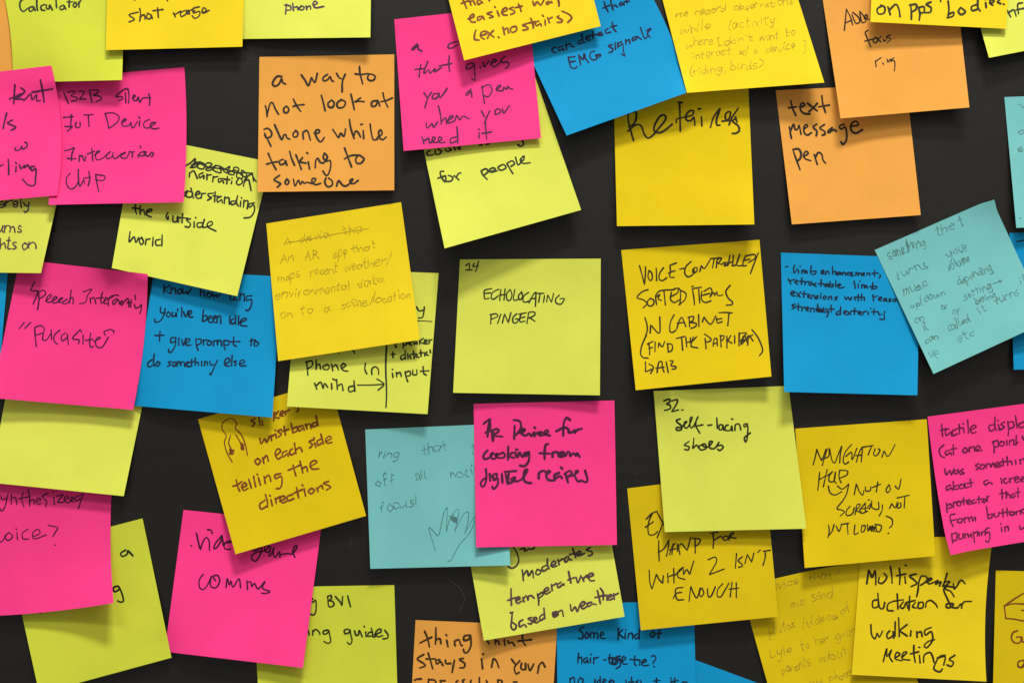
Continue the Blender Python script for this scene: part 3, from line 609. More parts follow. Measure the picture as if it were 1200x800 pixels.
note('yellow', [(719, 108), (877, 103), (884, 263), (723, 265)], 'yellow note with the single large word retainers', (7, 10), pen=2.3, inkc=(52, 44, 18), join=True, slant=0.12, mess=1.5,
     traces=[(730, 95, 8, ["45,320 60,420 100,560|45,320 70,295 120,290 125,340 105,400 55,430|45,470 120,415 170,420 200,500 235,535 280,510 330,450 395,370 395,325 350,330 300,410 295,470 350,485 410,450 462,405|530,200 535,330 538,468|515,200 555,205|500,390 510,355 580,340 650,320 660,280 620,285 590,330 600,370 640,370 665,340 675,415|735,335 740,420|710,262 728,262|820,435 850,340 910,260 880,350 880,410 910,415|930,380 990,360 1010,300 985,290 960,320 970,370 1020,370|995,410 1025,340 1080,258|1060,350 1030,380 1080,420 1090,465 1060,490 1025,492|1055,340 1070,385"])])
note('blue', [(602, 26), (752, -24), (804, 109), (664, 159)], 'tilted blue note about detecting EMG signals', (10, 10), pen=2.0, inkc=(20, 30, 66), bow=(0, 8, 0, 0), slant=0.05,
     traces=[(635, 0, 8.571, [
    "625,20 640,70 665,120|612,85 680,55|690,-10 700,60 715,100|710,70 735,55 760,75|800,25 780,40 790,60 820,35 825,50|850,0 855,30|830,20 880,15",
    "145,475 105,490 110,525 150,530|210,465 170,480 175,515 215,490 220,510|240,445 250,500|245,460 280,440 300,470 325,470",
    "405,400 365,420 370,445 410,430|400,345 410,400 430,430|445,395 475,375 455,365 440,385 460,410 490,400|510,320 515,385|480,360 550,350|560,350 600,340 590,325 560,345 580,360 615,350|665,290 635,310 650,335 690,325|705,225 720,290 745,320|690,275 750,258",
    "265,575 280,640 290,675 330,690 355,670|265,580 330,570|285,625 335,615|370,555 390,655|375,560 415,600 425,540 440,590 470,630|530,515 490,530 485,580 520,605 560,580 540,560|545,555 590,550 580,575",
    "705,450 670,465 710,490 705,520 675,530|735,430 740,500|760,430 765,480|800,420 765,440 780,465 810,440 820,520 835,565 800,545|840,400 845,450|845,420 875,400 885,440|945,370 910,385 915,410 950,390 960,370 1000,400|990,280 1010,340 1035,390 1060,370|1055,310 1095,290 1060,340 1085,375"])])
note('pink', [(462, 23), (619, 6), (634, 162), (473, 177)], 'pink note about something that gives you a pen when you need it', (6, 6), pen=2.0, inkc=(84, 28, 72), mess=1.3, slant=0.12,
     traces=[(475, 40, 5.713, ["80,65 45,100 55,105 85,75 85,100 110,115", "355,50 300,65 285,90 310,95 355,70", "105,205 98,240 92,288|65,238 120,232|150,185 130,235 125,265 160,240 165,265 200,230 195,255 240,225|295,145 290,200 297,250|225,215 310,198",
    "450,195 415,205 410,235 450,220 460,195 465,270 465,310 445,300|500,220 505,230|520,190 530,220 560,180|570,200 610,180 590,170 575,205 600,220 630,195|670,150 640,175 645,190 685,190 690,215 670,230",
    "125,395 150,430|175,390 150,430 132,492|190,400 180,430 210,430 220,400 190,400|225,395 235,425 280,365", "440,370 405,400 415,410 440,385 445,420", "515,350 520,400 530,465|510,360 560,340 580,380 555,420 520,410|610,375 640,350 625,345 610,375 650,380 660,360 680,370 685,350 700,365 720,370",
    "140,595 145,630 170,610 180,600 190,625 215,590|220,480 235,540 240,605|240,590 270,560 275,600|285,580 320,555 300,550 285,595 330,580 345,545 365,575 385,550 425,568", "510,515 530,555|565,515 540,570 530,600|600,515 605,540 640,520 620,500 600,515|650,500 660,530 695,480",
    "112,690 125,735|125,715 155,700 165,730 200,700 185,690 180,720 215,725 245,700 225,690 225,725 265,725|340,690 305,700 305,730 345,715|345,620 350,680 350,730", "495,660 492,695|490,635 495,640|535,590 540,650 545,705|515,665 580,655"])])
note('gold', [(504, -85), (664, -125), (704, 31), (544, 71)], 'tilted yellow note at the top edge, brown marker, ending in no stairs', (8, 8), pen=2.3, inkc=BROWN, slant=0.02,
     traces=[(530, 0, 8, [
    "100,0 120,45 135,80|85,35 150,10|150,-20 175,50|170,20 195,10 215,45|260,0 235,15 245,45 270,30|270,15 285,30|340,-10 348,10",
    "150,180 200,160 195,135 165,160 175,205 215,210|275,155 240,165 240,195 275,175 285,155 300,185|370,115 325,130 360,145 385,160 350,170|420,105 440,155|398,65 402,72|460,125 515,95 500,75 470,100 475,140 515,145|570,70 535,85 575,100 585,120 550,138|620,40 635,75 645,110|590,75 655,60",
    "755,15 770,55 795,20 830,50 860,0|900,15 880,30 890,45 925,20 935,30|990,-10 1000,30 1000,60",
    "222,285 210,320 210,370 250,378|265,335 320,320 305,295 270,310 265,345 300,370|320,295 350,320 390,350|385,290 345,330 330,362|432,350 440,355",
    "475,260 490,325|485,285 515,265 530,310|575,250 545,270 560,305 600,290 600,255 575,250",
    "695,225 660,240 700,255 710,275 665,285|735,175 755,220 760,265|710,220 780,205|810,200 780,215 790,245 825,225 835,245|870,190 872,240|845,145 855,155|895,170 910,215|900,185 935,165|1000,150 985,165 1030,190 1020,210 985,212|1030,108 1090,135 1120,170 1085,212"])])
note('gold', [(762, -55), (915, -65), (966, 97), (805, 109)], 'yellow pencilled note at the top edge, last line about riding and birds', (8, 12), pen=0.8, inkc=PCL, faint=True, slant=0.15, mess=1.3,
     words=[("me", 793, 20, 806, 18, 5), ("record", 815, 18, 850, 13, 5), ("observations", 860, 13, 929, 5, 5), ("while", 798, 40, 833, 35, 5.5), ("(activity", 854, 35, 908, 27, 5.5),
            ("where", 804, 56, 835, 51, 5.5), ("I", 842, 54, 845, 53, 5), ("don't", 850, 53, 882, 47, 5), ("want", 890, 49, 912, 45, 5), ("to", 920, 43, 932, 40, 5),
            ("interact", 812, 70, 857, 63, 5.5), ("w/", 867, 65, 878, 63, 5), ("a", 884, 63, 888, 62, 5), ("device", 898, 62, 931, 57, 5), ("]", 939, 61, 944, 60, 6),
            ("(riding,", 809, 88, 852, 84, 5.5), ("birds)", 857, 83, 892, 79, 5.5)])
note('orange', [(909, 106), (1062, 99), (1079, 252), (928, 263)], 'orange note reading text message pen', (5, 5), pen=2.4, inkc=(44, 36, 28), slant=0.02,
     traces=[(915, 110, 8.418, [
    "98,70 115,140 148,215|78,140 155,130|190,135 235,115 220,92 195,110 195,160 230,195 285,200|265,95 310,130 360,170|360,95 320,140 280,175|405,20 415,100 440,185|375,130 478,112",
    "85,330 95,390 105,440|90,390 125,300 140,350 165,350 180,310 200,400|225,350 265,320 245,305 225,340 235,390 265,408 300,385|355,300 320,330 355,370 350,415|430,305 385,340 430,370 435,400 410,408|505,335 465,370 475,385 520,355 545,370|625,300 580,320 595,350 635,330 650,400 645,460 615,500 595,475|690,320 765,310 740,270 695,300 695,360 740,390 805,355",
    "125,570 150,640 190,750|122,550 175,545 200,590 190,640 160,665|225,620 270,590 250,568 225,600 240,640 295,660|330,600 345,650 360,695|340,630 370,580 405,600 415,650 440,685"])])
note('orange', [(960, -28), (1118, -36), (1136, 126), (985, 139)], 'orange note in the upper right reading focus ring', (8, 8), pen=1.6, inkc=(44, 32, 26), join=True, mess=1.3, slant=0.1,
     traces=[(980, 0, 5.4545, [
    "65,60 60,110 52,195|65,60 90,110 105,160|55,150 100,130|100,95 125,150 150,140 140,110 105,80|150,90 165,145 190,135 175,105 150,75|180,115 200,110 190,95 180,120 210,125",
    "205,195 185,210 200,250 220,300|180,265 240,250|250,240 235,265 255,275 265,250 250,240|285,235 270,255 285,270|300,250 305,265 320,255|345,225 320,240 350,250 325,275",
    "250,390 255,430|250,395 285,370|298,405 302,412|325,380 330,400 345,380 350,395|370,370 350,385 370,390 375,420 370,455"])])
note('lime', [(1114, -92), (1275, -125), (1322, 36), (1159, 68)], 'lime note in the top right corner, behind the yellow bodies note', (7, 7), pen=2.1, inkc=(44, 46, 30),
     traces=[(980, 0, 5.4545, [
    "1090,65 1115,110|1105,80 1135,65 1150,105|1190,20 1160,30 1165,90|1150,65 1200,55"])])
note('gold', [(1027, -130), (1188, -124), (1179, 34), (1020, 26)], 'yellow note at the top edge with thick marker ending in bodies', (10, 8), pen=2.5, inkc=(50, 44, 16), slant=0.08,
     traces=[(980, 0, 5.4545, [
    "290,40 262,60 270,90 305,85 310,50 285,35|330,45 345,95|340,65 380,30 400,60 408,108",
    "475,30 480,80 480,125|470,35 510,30 510,60 480,80|525,50 535,90 530,130|525,50 560,45 560,80 535,85|605,15 575,30 605,50 600,80 560,82|665,-5 668,12",
    "715,10 720,60 715,115|715,95 750,80 745,105 710,115|795,50 780,75 800,95 825,75 795,50|900,30 865,45 870,70 905,60|905,0 905,50 920,72|955,20 958,50|950,-5 952,0|985,25 1010,10 990,0 982,20 1000,35|1045,0 1030,15 1050,25|1068,28 1072,30"])])
# centre
note('lime', [(539, 304), (704, 303), (703, 463), (531, 460)], 'lime note with small 14, reading echolocating pinger', (5, 5), pen=1.7, inkc=(44, 48, 22), slant=0.22,
     traces=[(545, 300, 8, ["8,90 40,70 40,130|8,130 65,130|85,70 75,100 125,90|125,50 115,95 100,145",
    "250,305 185,320 180,360 185,400 225,395|178,350 240,345|315,310 260,340 245,385 265,405 310,375|335,315 325,415|325,365 375,360|375,310 365,410|420,315 390,355 395,410 425,410 440,365 425,315|465,315 455,410 500,405|530,335 500,375 515,410 540,380 530,335|595,340 550,375 545,425 575,430 600,420|600,440 640,360 665,335 665,335 660,470|610,400 665,395|680,350 740,348|705,350 690,430|745,370 735,435|765,430 775,360 775,360 810,435 810,435 830,350|885,365 850,400 855,440 900,450 930,400 890,400",
    "245,545 240,635|235,550 290,540 305,565 250,590|335,545 305,630|350,625 370,540 370,540 405,625 405,625 430,530|485,540 450,575 450,620 480,625 500,590 470,590|530,540 515,575 515,615 560,610|505,545 575,530|520,580 560,570|595,535 580,630|600,525 650,525 650,555 600,580|610,580 655,610"])], mess=0.8)
note('yellow', [(728, 293), (890, 281), (904, 441), (745, 457)], 'yellow note about voice-controlled sorted items in a cabinet', (7, 7), pen=1.8, inkc=(54, 44, 16), slant=0.12, mess=1.5,
     traces=[(740, 295, 8, [
    "75,130 100,220 122,310 122,310 130,220 132,140|165,175 155,230 175,270 195,250 190,200 165,175|232,155 235,210 235,270|300,150 265,200 260,255 290,270 330,245|365,125 420,105|360,130 365,180 360,235 400,240|345,200 380,185 410,178",
    "452,162 490,155", "560,90 510,140 500,200 530,235 575,215|575,165 580,200 610,185 615,150 585,155 590,190|640,185 655,130 655,130 685,155 735,80|740,65 800,60 830,55|775,65 760,150|795,150 805,75 845,60 820,100 800,105 850,120|850,110 880,100 870,130 900,125 895,95|925,30 905,130|880,125 940,95|955,35 950,130|940,130 980,120 1015,25|1000,60 985,125 1050,130|1070,40 1050,85 1045,130 1075,130|1060,80 1110,70|1070,40 1150,25 1160,60 1100,100|1190,10 1150,110 1115,205",
    "155,355 100,375 52,428 110,450 145,485 110,525|180,435 150,465 160,505 200,500 210,455 175,435|225,420 235,495|230,425 265,400 250,440 280,455|225,410 270,365 400,355|305,370 318,498|375,380 365,440 400,475 450,450|370,420 430,385 440,345|400,345 450,345 460,400 455,495|455,360 510,390 500,450 445,495",
    "570,345 585,430 590,498|565,325 580,322|575,345 655,332|630,350 640,480|660,370 655,440 690,475 745,460|660,410 730,390|680,370 735,340 755,370 735,425 770,380 780,410 800,375 810,410 855,405|925,315 885,370 905,430 945,470 940,495 890,500",
    "125,615 145,680 148,740 130,790|175,760 180,685 180,685 220,730 250,760 268,740 265,610",
    "400,590 365,660 360,740 385,755 415,735|425,720 450,640 475,615 490,650 510,700|430,670 500,660|540,610 545,700|530,615 580,605 575,645 550,660 605,670 600,700 555,718|630,590 632,700|665,655 680,610 680,610 715,660 750,675 790,600|800,620 805,665 850,655|795,635 845,625|820,570 880,568 945,572|915,575 908,640 903,690"]),
    (745, 350, 8, ["100,340 60,430 45,510 70,550 115,555|120,415 130,470 130,525|110,425 160,400|125,465 160,455|182,405 180,495|212,455 215,410 215,410 250,450 270,400|300,430 305,500|295,420 340,430 340,480 305,500",
    "380,372 460,352|430,365 440,480|470,365 478,450|478,410 515,400|512,365 520,450|540,355 520,440 580,460|530,400 570,355",
    "650,375 660,465|645,330 705,375 690,400 655,405|725,445 735,380 760,375 765,440|725,420 765,415|795,345 800,450|790,345 830,350 815,385 800,390|855,350 855,460|860,400 890,345|860,390 900,415|928,345 928,415|970,320 968,440|975,325 1040,320 1000,360 1035,330 980,400 1030,380 985,430 1020,350 1045,410|1040,380 1060,345 1100,395|1050,435 1060,360 1095,340|1090,290 1150,370 1190,480 1160,532",
    "90,590 92,640 90,685 90,685 150,660|125,610 165,640 140,700|200,690 215,600 245,590 250,640 265,685|190,650 265,640|285,590 305,690|320,580 350,585 330,625 375,635 370,655 340,660"])],
     lines=())
# lower right
note('yellow', [(868, 688), (1030, 655), (1080, 812), (912, 845)], 'yellow note with faint pencil about photos and videos, behind its neighbours', (5, 4), pen=0.85, inkc=PCL, faint=True, slant=0.15, mess=1.3,
     bow=(0, 0, -3, 0),
     words=[("device", 900, 691, 936, 684, 6), ("that", 948, 682, 975, 677, 6), ("s", 980, 672, 984, 671, 4), ("me", 927, 711, 943, 708, 6.5), ("send", 952, 705, 976, 699, 7),
            ("photos", 902, 743, 933, 735, 6.5), ("/videos", 940, 736, 982, 724, 6.5), ("of", 986, 720, 996, 716, 6), ("Lyle", 904, 770, 927, 764, 6), ("to", 940, 761, 949, 758, 6),
            ("her", 957, 755, 972, 750, 6), ("gran", 980, 749, 1004, 741, 6), ("parents", 917, 789, 950, 779, 6), ("w/out", 961, 776, 992, 766, 6), ("my", 948, 805, 963, 801, 6), ("phone", 972, 799, 999, 791, 6)])
note('gold', [(1010, 630), (1164, 628), (1156, 798), (998, 790)], 'yellow note reading multispeaker dictation for walking meetings', (7, 6), pen=2.2, inkc=(46, 40, 12), slant=0.1, mess=1.2,
     join=True, bow=(0, -5, 0, 0),
     traces=[(1010, 655, 6.153, ["35,175 45,110 50,80 65,110 75,130 95,80 100,130 100,182|125,130 120,165 150,170 180,130 160,100|205,50 215,110 218,170|270,65 275,120 272,180|250,118 315,105|310,125 315,170|314,42 320,46|390,105 345,120 380,150 395,175 355,195|410,160 405,220 395,268|410,165 430,120 470,130 460,160 425,185|465,165 505,140 480,140 480,175 520,165 550,150 530,180 570,160 560,190|615,100 600,150 580,200 600,165 635,160 610,190 670,200|660,175 665,215 690,185 700,165 720,150 745,175",
    "115,290 80,300 80,345 115,340 120,300|115,245 120,300 130,350 155,350 165,310|230,300 190,320 185,365 225,370|255,250 260,355|235,300 300,290|300,305 275,340 300,350 320,310 330,350|345,265 340,365|320,310 385,295|385,310 365,340 390,350|410,310 405,350 440,345 440,310 415,310|460,345 465,310 495,295 530,320 545,345",
    "665,268 640,230 605,215 595,190 620,190 590,215 610,270 640,340 610,345 615,320 660,320 650,345 690,350|690,350 715,320 720,350|720,330 740,305 790,302",
    "65,470 70,540 95,572 110,530 125,560 150,515|200,515 180,540 190,570 225,545 225,515 230,565|240,450 240,550|265,420 270,555|325,470 275,510 280,520 325,550|355,515 350,550|395,520 398,560|395,535 425,520 435,555|500,490 455,510 460,545 500,520 510,580 470,635 450,620 480,590 525,578",
    "155,735 165,690 180,640 180,700 215,650 200,700 220,735|240,710 275,685 250,670 240,715 290,730|290,705 325,670 300,670 290,715 345,725|375,620 375,680 385,740|350,680 410,665|415,690 420,745|410,632 418,634|445,740 450,690 490,670 510,700 520,740|600,690 560,700 530,750 520,790 560,810 580,790|545,710 600,700 590,760|670,690 630,720 660,740 645,770 615,760"])])
note('yellow', [(932, 502), (1086, 491), (1096, 651), (943, 665)], 'yellow note about navigation help, not on screen, not out loud', (6, 7), pen=1.6, inkc=(50, 42, 14), slant=0.35, mess=1.4,
     traces=[(945, 510, 6.153, ["75,100 65,150 48,212|75,100 95,150 110,185 110,185 140,100|150,95 130,160 115,215|105,170 160,150 165,90 185,180 205,200 205,200 255,75 245,130 240,195|325,65 280,120 265,180 280,205 305,190|285,150 325,120 330,175 365,90|360,190 385,110 400,95|355,145 400,140|400,85 480,72|405,90 395,190|470,75 445,140|495,95 485,135 505,145 530,110 520,95|545,155 560,110 560,110 590,150 640,65",
    "95,265 90,330 82,395|90,320 140,290|150,245 135,310 122,370|150,290 190,260 165,290 165,330 200,325 210,260 200,320 215,345|240,250 235,300 250,340|245,250 295,255 290,285 245,305",
    "345,425 360,345 360,345 380,400 405,430 415,395|425,370 430,400 460,395 465,370|475,375 535,350|515,335 505,405", "595,355 575,390 585,412 605,390 600,360|645,375 640,360 665,385 683,312",
    "262,470 220,525 250,535 275,550 243,580|315,510 290,540 290,575 330,565 345,520|350,570 365,500 390,500 360,540 395,550|425,485 385,540 400,560 440,545|385,530 450,520|425,490 425,545|445,510 470,490 455,530|470,470 475,520 520,530 520,480|548,500 545,540 525,578|445,465 455,462",
    "600,525 615,490 615,490 640,520 655,480|665,485 655,520 680,515 680,485|655,450 740,430|710,440 705,520", "160,645 165,690 155,735|158,725 185,690 200,640|215,650 235,690 255,640|250,640 305,632|295,635 300,710",
    "350,645 345,710 375,700|400,655 395,690 415,690 425,650 400,650|440,640 445,690 460,650 470,690 480,650 450,680 490,660 485,690|500,650 505,690|495,640 540,650 530,690 500,690|575,580 615,600 620,640 600,665|588,705 594,703"])],
     lines=[('drawn_arrow', 1.6, [[(970.7, 569.3), (972.6, 576.6), (978.3, 579.6), (986.4, 575.8)], [(981.6, 569.3), (987.3, 572.6), (994.6, 566.9)], [(994.6, 566.9), (992.1, 578.3), (987.6, 586.4)]])])
note('pink', [(1087, 488), (1252, 466), (1276, 622), (1112, 649)], 'pink note on tactile display screen protector with buttons, cut off at right', (9, 8), pen=1.9, inkc=(100, 18, 58), slant=0.08, join=True,
     bow=(-2, 0, 0, 0), warps=[(0, 1, 2, 1, 0.1)],
     traces=[(1095, 485, 5, [
    "42,60 48,130|35,95 70,85|85,85 65,95 70,125 95,105 100,125|125,90 105,100 110,125 135,115|145,60 148,115|130,85 165,80|170,80 175,110|168,55 170,58|195,35 200,110|210,95 245,75 230,65 210,85 220,110 245,105",
    "350,60 320,70 330,100 355,85|355,15 355,75 365,95|375,60 380,90|372,35 374,38|410,45 390,60 410,75 385,92|430,45 435,90 432,125|430,50 460,45 465,75 435,85|475,10 485,80|525,45 495,60 505,80 530,70 540,80",
    "55,180 30,205 35,240 60,255|90,210 65,220 70,240 95,225 100,240|110,180 112,235|100,205 130,200",
    "180,195 165,215 180,225 195,210 180,195|205,195 205,220|205,200 230,190 235,215|245,210 270,195 255,185 240,200 250,215 280,210",
    "340,160 350,190 350,225|340,165 370,155 375,185 350,195|390,160 380,180 400,185 410,165 390,160|425,155 425,180|440,155 440,180|440,160 465,150 465,180 490,165|480,125 478,180",
    "515,130 525,150 540,130",
    "60,320 70,355 90,330 100,355 115,320|140,325 115,335 125,350 145,335 150,350|170,320 155,330 175,345 155,352",
    "260,290 240,300 260,315 245,325|275,295 265,315 285,320 295,300 275,295|305,290 305,315|305,295 325,290 330,310 345,285 355,310|360,300 385,290 370,280 360,295 370,310 395,300|400,260 405,300|390,280 425,275|425,250 430,300|430,280 450,275 455,295|475,270 478,292|500,265 505,290|505,270 525,260 530,285",
    "95,415 70,425 75,445 100,430 105,445|110,395 115,440|115,425 140,415 140,435 118,440|155,410 145,430 165,435 175,415 155,410|180,405 180,430 205,425|210,380 215,425|195,405 225,400",
    "315,385 290,395 300,415 320,400 340,408",
    "390,375 395,405|420,375 405,385 415,405 435,395|440,375 445,400|445,380 465,370|470,385 495,375 480,365 470,380 480,400 500,392|505,385 525,375 515,365 505,385 520,395",
    "70,520 75,575|75,535 95,525 100,545 80,550|110,515 112,545|112,520 130,512|140,510 130,530 150,535 155,515 140,510|170,490 172,530|160,510 185,505|190,520 210,510 200,500 190,515 200,528 215,525|235,500 220,510 225,522 245,515|260,480 262,520|250,500 275,495|290,495 280,510 295,515 300,500 290,495|308,480 310,510|308,490 320,480",
    "395,440 398,495|380,465 430,460|420,450 422,490|422,475 440,470 445,490|465,465 450,475 460,488 475,475|490,430 490,485|475,460 500,455",
    "120,585 95,590 95,625 110,655|95,625 130,615|145,610 135,630 155,635 165,615 145,610|175,605 178,635|178,610 195,605|200,605 205,630|205,610 220,600 225,625 240,600 242,625",
    "305,540 315,610|315,590 340,585 335,605 315,610|350,580 355,600 375,595 378,575|400,555 402,600|385,580 440,570|425,550 428,595|450,570 440,585 460,590 470,575 450,570|480,570 480,590|480,575 500,565 505,585|525,555 505,565 525,580",
    "100,700 108,755|100,705 130,695 130,735 112,740|145,700 145,730 165,725 168,700|178,700 180,725|180,705 195,700 200,720 215,700 218,720|228,690 232,720 235,750|230,695 255,690 250,715|262,690 264,710|275,690 278,710|278,695 295,685 298,708|320,665 300,675 305,695 320,690 325,720 315,750 300,740",
    "392,660 395,685|388,640 390,642|412,660 415,685|415,665 430,655 435,680",
    "500,655 505,675 530,660"])])
note('yellow', [(735, 572), (896, 552), (912, 722), (751, 738)], 'yellow note about an extra hand for when two is not enough', (5, 6), pen=1.7, inkc=(50, 42, 12), slant=0.15, mess=1.4,
     traces=[(755, 595, 6.953, ["105,25 60,45 15,90|65,45 40,100 30,160 40,215 80,215 110,190|10,155 75,110|105,35 130,80 160,140|155,110 130,180 105,240",
    "118,262 118,340 122,430|115,360 160,330 200,262|200,262 195,330 180,390|205,380 230,310 255,285|225,380 235,290|205,340 260,330|270,350 275,290 290,375|290,300 305,290 350,345 350,345 378,240|415,260 415,365|395,245 455,255 440,295 410,310",
    "560,205 565,260 560,325|540,205 600,195|565,265 620,230 640,245|660,225 640,250 665,262 685,235 655,225|690,260 700,210 730,200 700,235 748,245",
    "40,505 45,600 62,660 62,660 90,570 100,540 120,580 150,612 150,612 155,550|190,530 195,605|190,560 245,540|240,490 242,608|250,545 300,500 320,480 280,510 275,560 330,580|320,500 320,540 345,500 370,540 370,540 403,430",
    "520,420 575,398 590,430 560,490 528,542 528,542 650,495", "752,370 742,488|800,395 765,425 790,450 800,470 770,482|820,450 840,375 840,375 875,440 875,440 893,365|925,360 945,340|970,350 1032,342|985,350 985,400 968,465",
    "315,645 260,655 255,700 270,745 320,745|235,735 260,695 305,685|365,760 375,670 380,635 380,635 400,690 430,730 455,650|460,655 450,700 465,720 485,690 470,650|515,655 520,715 545,715 580,640|640,615 600,660 595,715 625,720 650,680 690,610|715,605 700,720|750,610 750,728|690,660 770,650"])])
note('lime', [(766, 458), (924, 452), (945, 619), (779, 623)], 'lime note with number 32, reading self-lacing shoes', (6, 6), pen=2.0, inkc=(44, 44, 22), slant=0.15, join=True,
     traces=[(770, 460, 8, ["65,75 115,60 120,85 90,105 125,120 120,150 70,165|140,75 190,65 180,110 135,178 135,178 200,160|232,160 242,162",
    "215,245 180,260 200,285 230,310 225,345 185,350 185,325 230,320 280,270 255,280 260,325 290,320 330,235 310,240 310,315 335,320 385,225 370,250 365,310 400,378|350,315 428,300", "475,305 515,300",
    "560,235 565,330|612,300 585,302 582,342 608,342 618,305 625,352|665,302 642,312 640,348 665,354 688,348 700,310 705,355|700,245 712,248|730,350 735,300 770,295 785,345|850,290 815,295 820,320 850,310 845,420 830,460 820,420 875,375",
    "300,455 255,490 300,505 290,535 260,530|345,425 340,480 335,520 370,490 390,520|440,480 395,500 410,535 460,520 450,480 420,490 470,510 520,460 490,460 495,515 540,520 580,465|580,465 560,500 600,490 620,510 590,540 570,530"])])
note('blue', [(915, 296), (1078, 302), (1075, 463), (919, 459)], 'blue note about limb enhancement and dexterity', (8, 8), pen=1.8, inkc=(14, 34, 56), slant=0.05,
     traces=[(915, 300, 7.273, [
    "40,90 60,90",
    "120,75 110,100 115,145 140,110|150,120 152,145|165,85 167,88|180,120 180,148|180,130 200,120 205,145 220,125 225,148|260,85 255,145 290,155 300,130 265,130",
    "345,140 370,130 355,120 345,145 375,152|385,130 385,155|385,138 405,130 412,155|440,90 442,155|442,140 465,130 470,158|500,135 478,145 490,160 510,140 512,160|525,140 525,160|525,145 545,140 550,162|580,140 562,150 575,165|590,155 612,145 600,138 590,150 600,168 620,165|640,140 640,165|640,148 655,142 660,165 670,145 685,148 688,165|695,155 715,148 705,142 695,155 712,168|735,145 735,165|735,150 755,145 760,165|800,120 798,170|780,148 830,145|845,160 850,170 840,185",
    "65,195 85,240|85,210 115,200|120,225 145,215 130,205 120,225 145,242|180,185 175,240|155,215 200,215|210,220 205,245|210,225 235,215|260,220 240,230 250,250 270,230 275,250|300,230 285,240 300,258|345,200 340,255|320,235 365,235|395,235 370,245 385,260 400,240 405,260|420,215 415,262|420,245 445,240 440,262 418,262|470,210 468,262|485,255 510,245 495,238 485,255 500,272 540,265",
    "625,215 635,275|660,240 660,270|672,212 674,215|690,245 690,272|690,250 710,245 715,272 730,250 740,275|785,225 780,270 775,285|760,262 815,258 815,275 780,280",
    "90,325 120,310 100,300 85,320 105,340 125,335|135,310 165,350|170,305 140,345|200,300 195,350|180,320 220,322|230,345 250,335 238,325 228,345 250,358|265,335 262,362|265,340 285,335 290,362|320,335 300,345 315,355 300,365|340,340 338,362|342,318 344,320|375,340 360,355 375,368 390,350 375,340|410,345 408,370|410,350 430,345 435,370|485,345 460,355 480,365 462,375",
    "545,345 555,370 575,350 590,375 605,350|630,350 635,375|660,330 660,378|635,350 690,350|690,325 685,375|690,355 710,350 712,378",
    "785,330 790,380|790,350 825,340|835,370 860,355 845,348 832,370 855,382|895,360 875,370 885,385 900,368 905,385|940,360 920,370 940,380 922,388|965,365 955,380 970,388 985,372 965,365|1000,372 1000,390|1000,375 1020,370 1022,392",
    "125,410 95,420 120,440 95,450|150,405 148,460|130,430 175,430|180,435 180,465|180,445 205,435|215,450 240,445 225,435 215,455 235,468|255,445 255,475|255,450 280,445 285,475|315,410 310,470 300,450|330,440 325,480 345,450 350,480 365,440|320,455 350,470 315,470 345,455|395,450 365,460 375,480 405,465 400,500 390,520",
    "430,420 428,475|410,450 455,452",
    "505,465 475,480 480,500 510,490|510,430 508,500|535,485 560,475 545,465 535,485 560,500|565,470 600,500|605,465 570,502|630,445 628,500|612,470 655,470|660,490 685,480 670,470 660,490 685,502|700,475 700,500|700,480 730,470|745,475 745,500|765,445 768,448|795,450 792,500|775,475 820,475|830,475 840,500 860,495|885,470 880,510 885,535 860,540 845,535"])])
note('teal', [(1025, 293), (1162, 233), (1228, 376), (1094, 438)], 'tilted teal pencilled note with a lifted top corner, over the blue limb note', (8, 10), pen=0.85, inkc=(74, 118, 114), faint=True,
     slant=0.1, mess=1.4, bumps=[(1.0, 0.0, 3.5, 0.09, 0.09)], warps=[(1.0, 0.0, 3, 1, 0.06)],
     words=[("something", 1042, 304, 1085, 286, 6.5), ("the", 1098, 276, 1118, 269, 6), ("t", 1125, 266, 1132, 263, 6.5), ("turns", 1051, 327, 1088, 313, 6.5), ("your", 1111, 303, 1135, 292, 6.5),
            ("volume", 1112, 317, 1137, 305, 5.5), ("music", 1060, 347, 1088, 334, 6), ("depending", 1123, 334, 1163, 316, 5.5), ("up/down", 1068, 361, 1108, 344, 5), ("setting", 1130, 351, 1163, 337, 5.5),
            (">", 1165, 335, 1175, 331, 5), ("or", 1104, 364, 1112, 360, 5.5), ("on", 1073, 379, 1083, 374, 5.5), ("being", 1144, 357, 1168, 347, 5), ("or", 1117, 369, 1126, 365, 5.5),
            ("it", 1083, 388, 1088, 385, 5.5), ("it", 1148, 368, 1156, 363, 5.5), ("turns", 1168, 356, 1194, 345, 5.5), ("it", 1197, 333, 1203, 330, 5.5), ("can", 1086, 403, 1100, 396, 5),
            ("called", 1112, 388, 1136, 377, 5.5), ("etc", 1124, 400, 1143, 392, 6), ("up", 1090, 418, 1100, 414, 5.5)])
note('yellow', [(1167, 668), (1330, 672), (1325, 835), (1163, 832)], 'yellow note at the right edge with a brown cake sketch', (5, 5), pen=2.2, inkc=BROWN,
     traces=[(1160, 665, 5.925, [
    "190,435 160,450 150,490 175,520 210,515 215,480 185,480|220,480 225,510 245,510 248,480",
    "230,640 200,650 195,680 220,690 235,670|238,640 242,690"])],
     lines=[('cake_sketch', 1.7, [[(1215.7, 685.3), (1200.0, 694.5), (1188.7, 701.3), (1177.7, 708.9)], [(1177.7, 709.2), (1187.0, 706.9), (1200.0, 707.2), (1215.7, 706.9)], [(1176.9, 709.2), (1178.6, 724.1)], [(1178.6, 724.1), (1188.7, 724.9), (1200.5, 727.1), (1215.7, 727.8)], [(1197.1, 714.5), (1201.4, 715.0)], [(1207.3, 720.7), (1210.6, 721.2)]])])

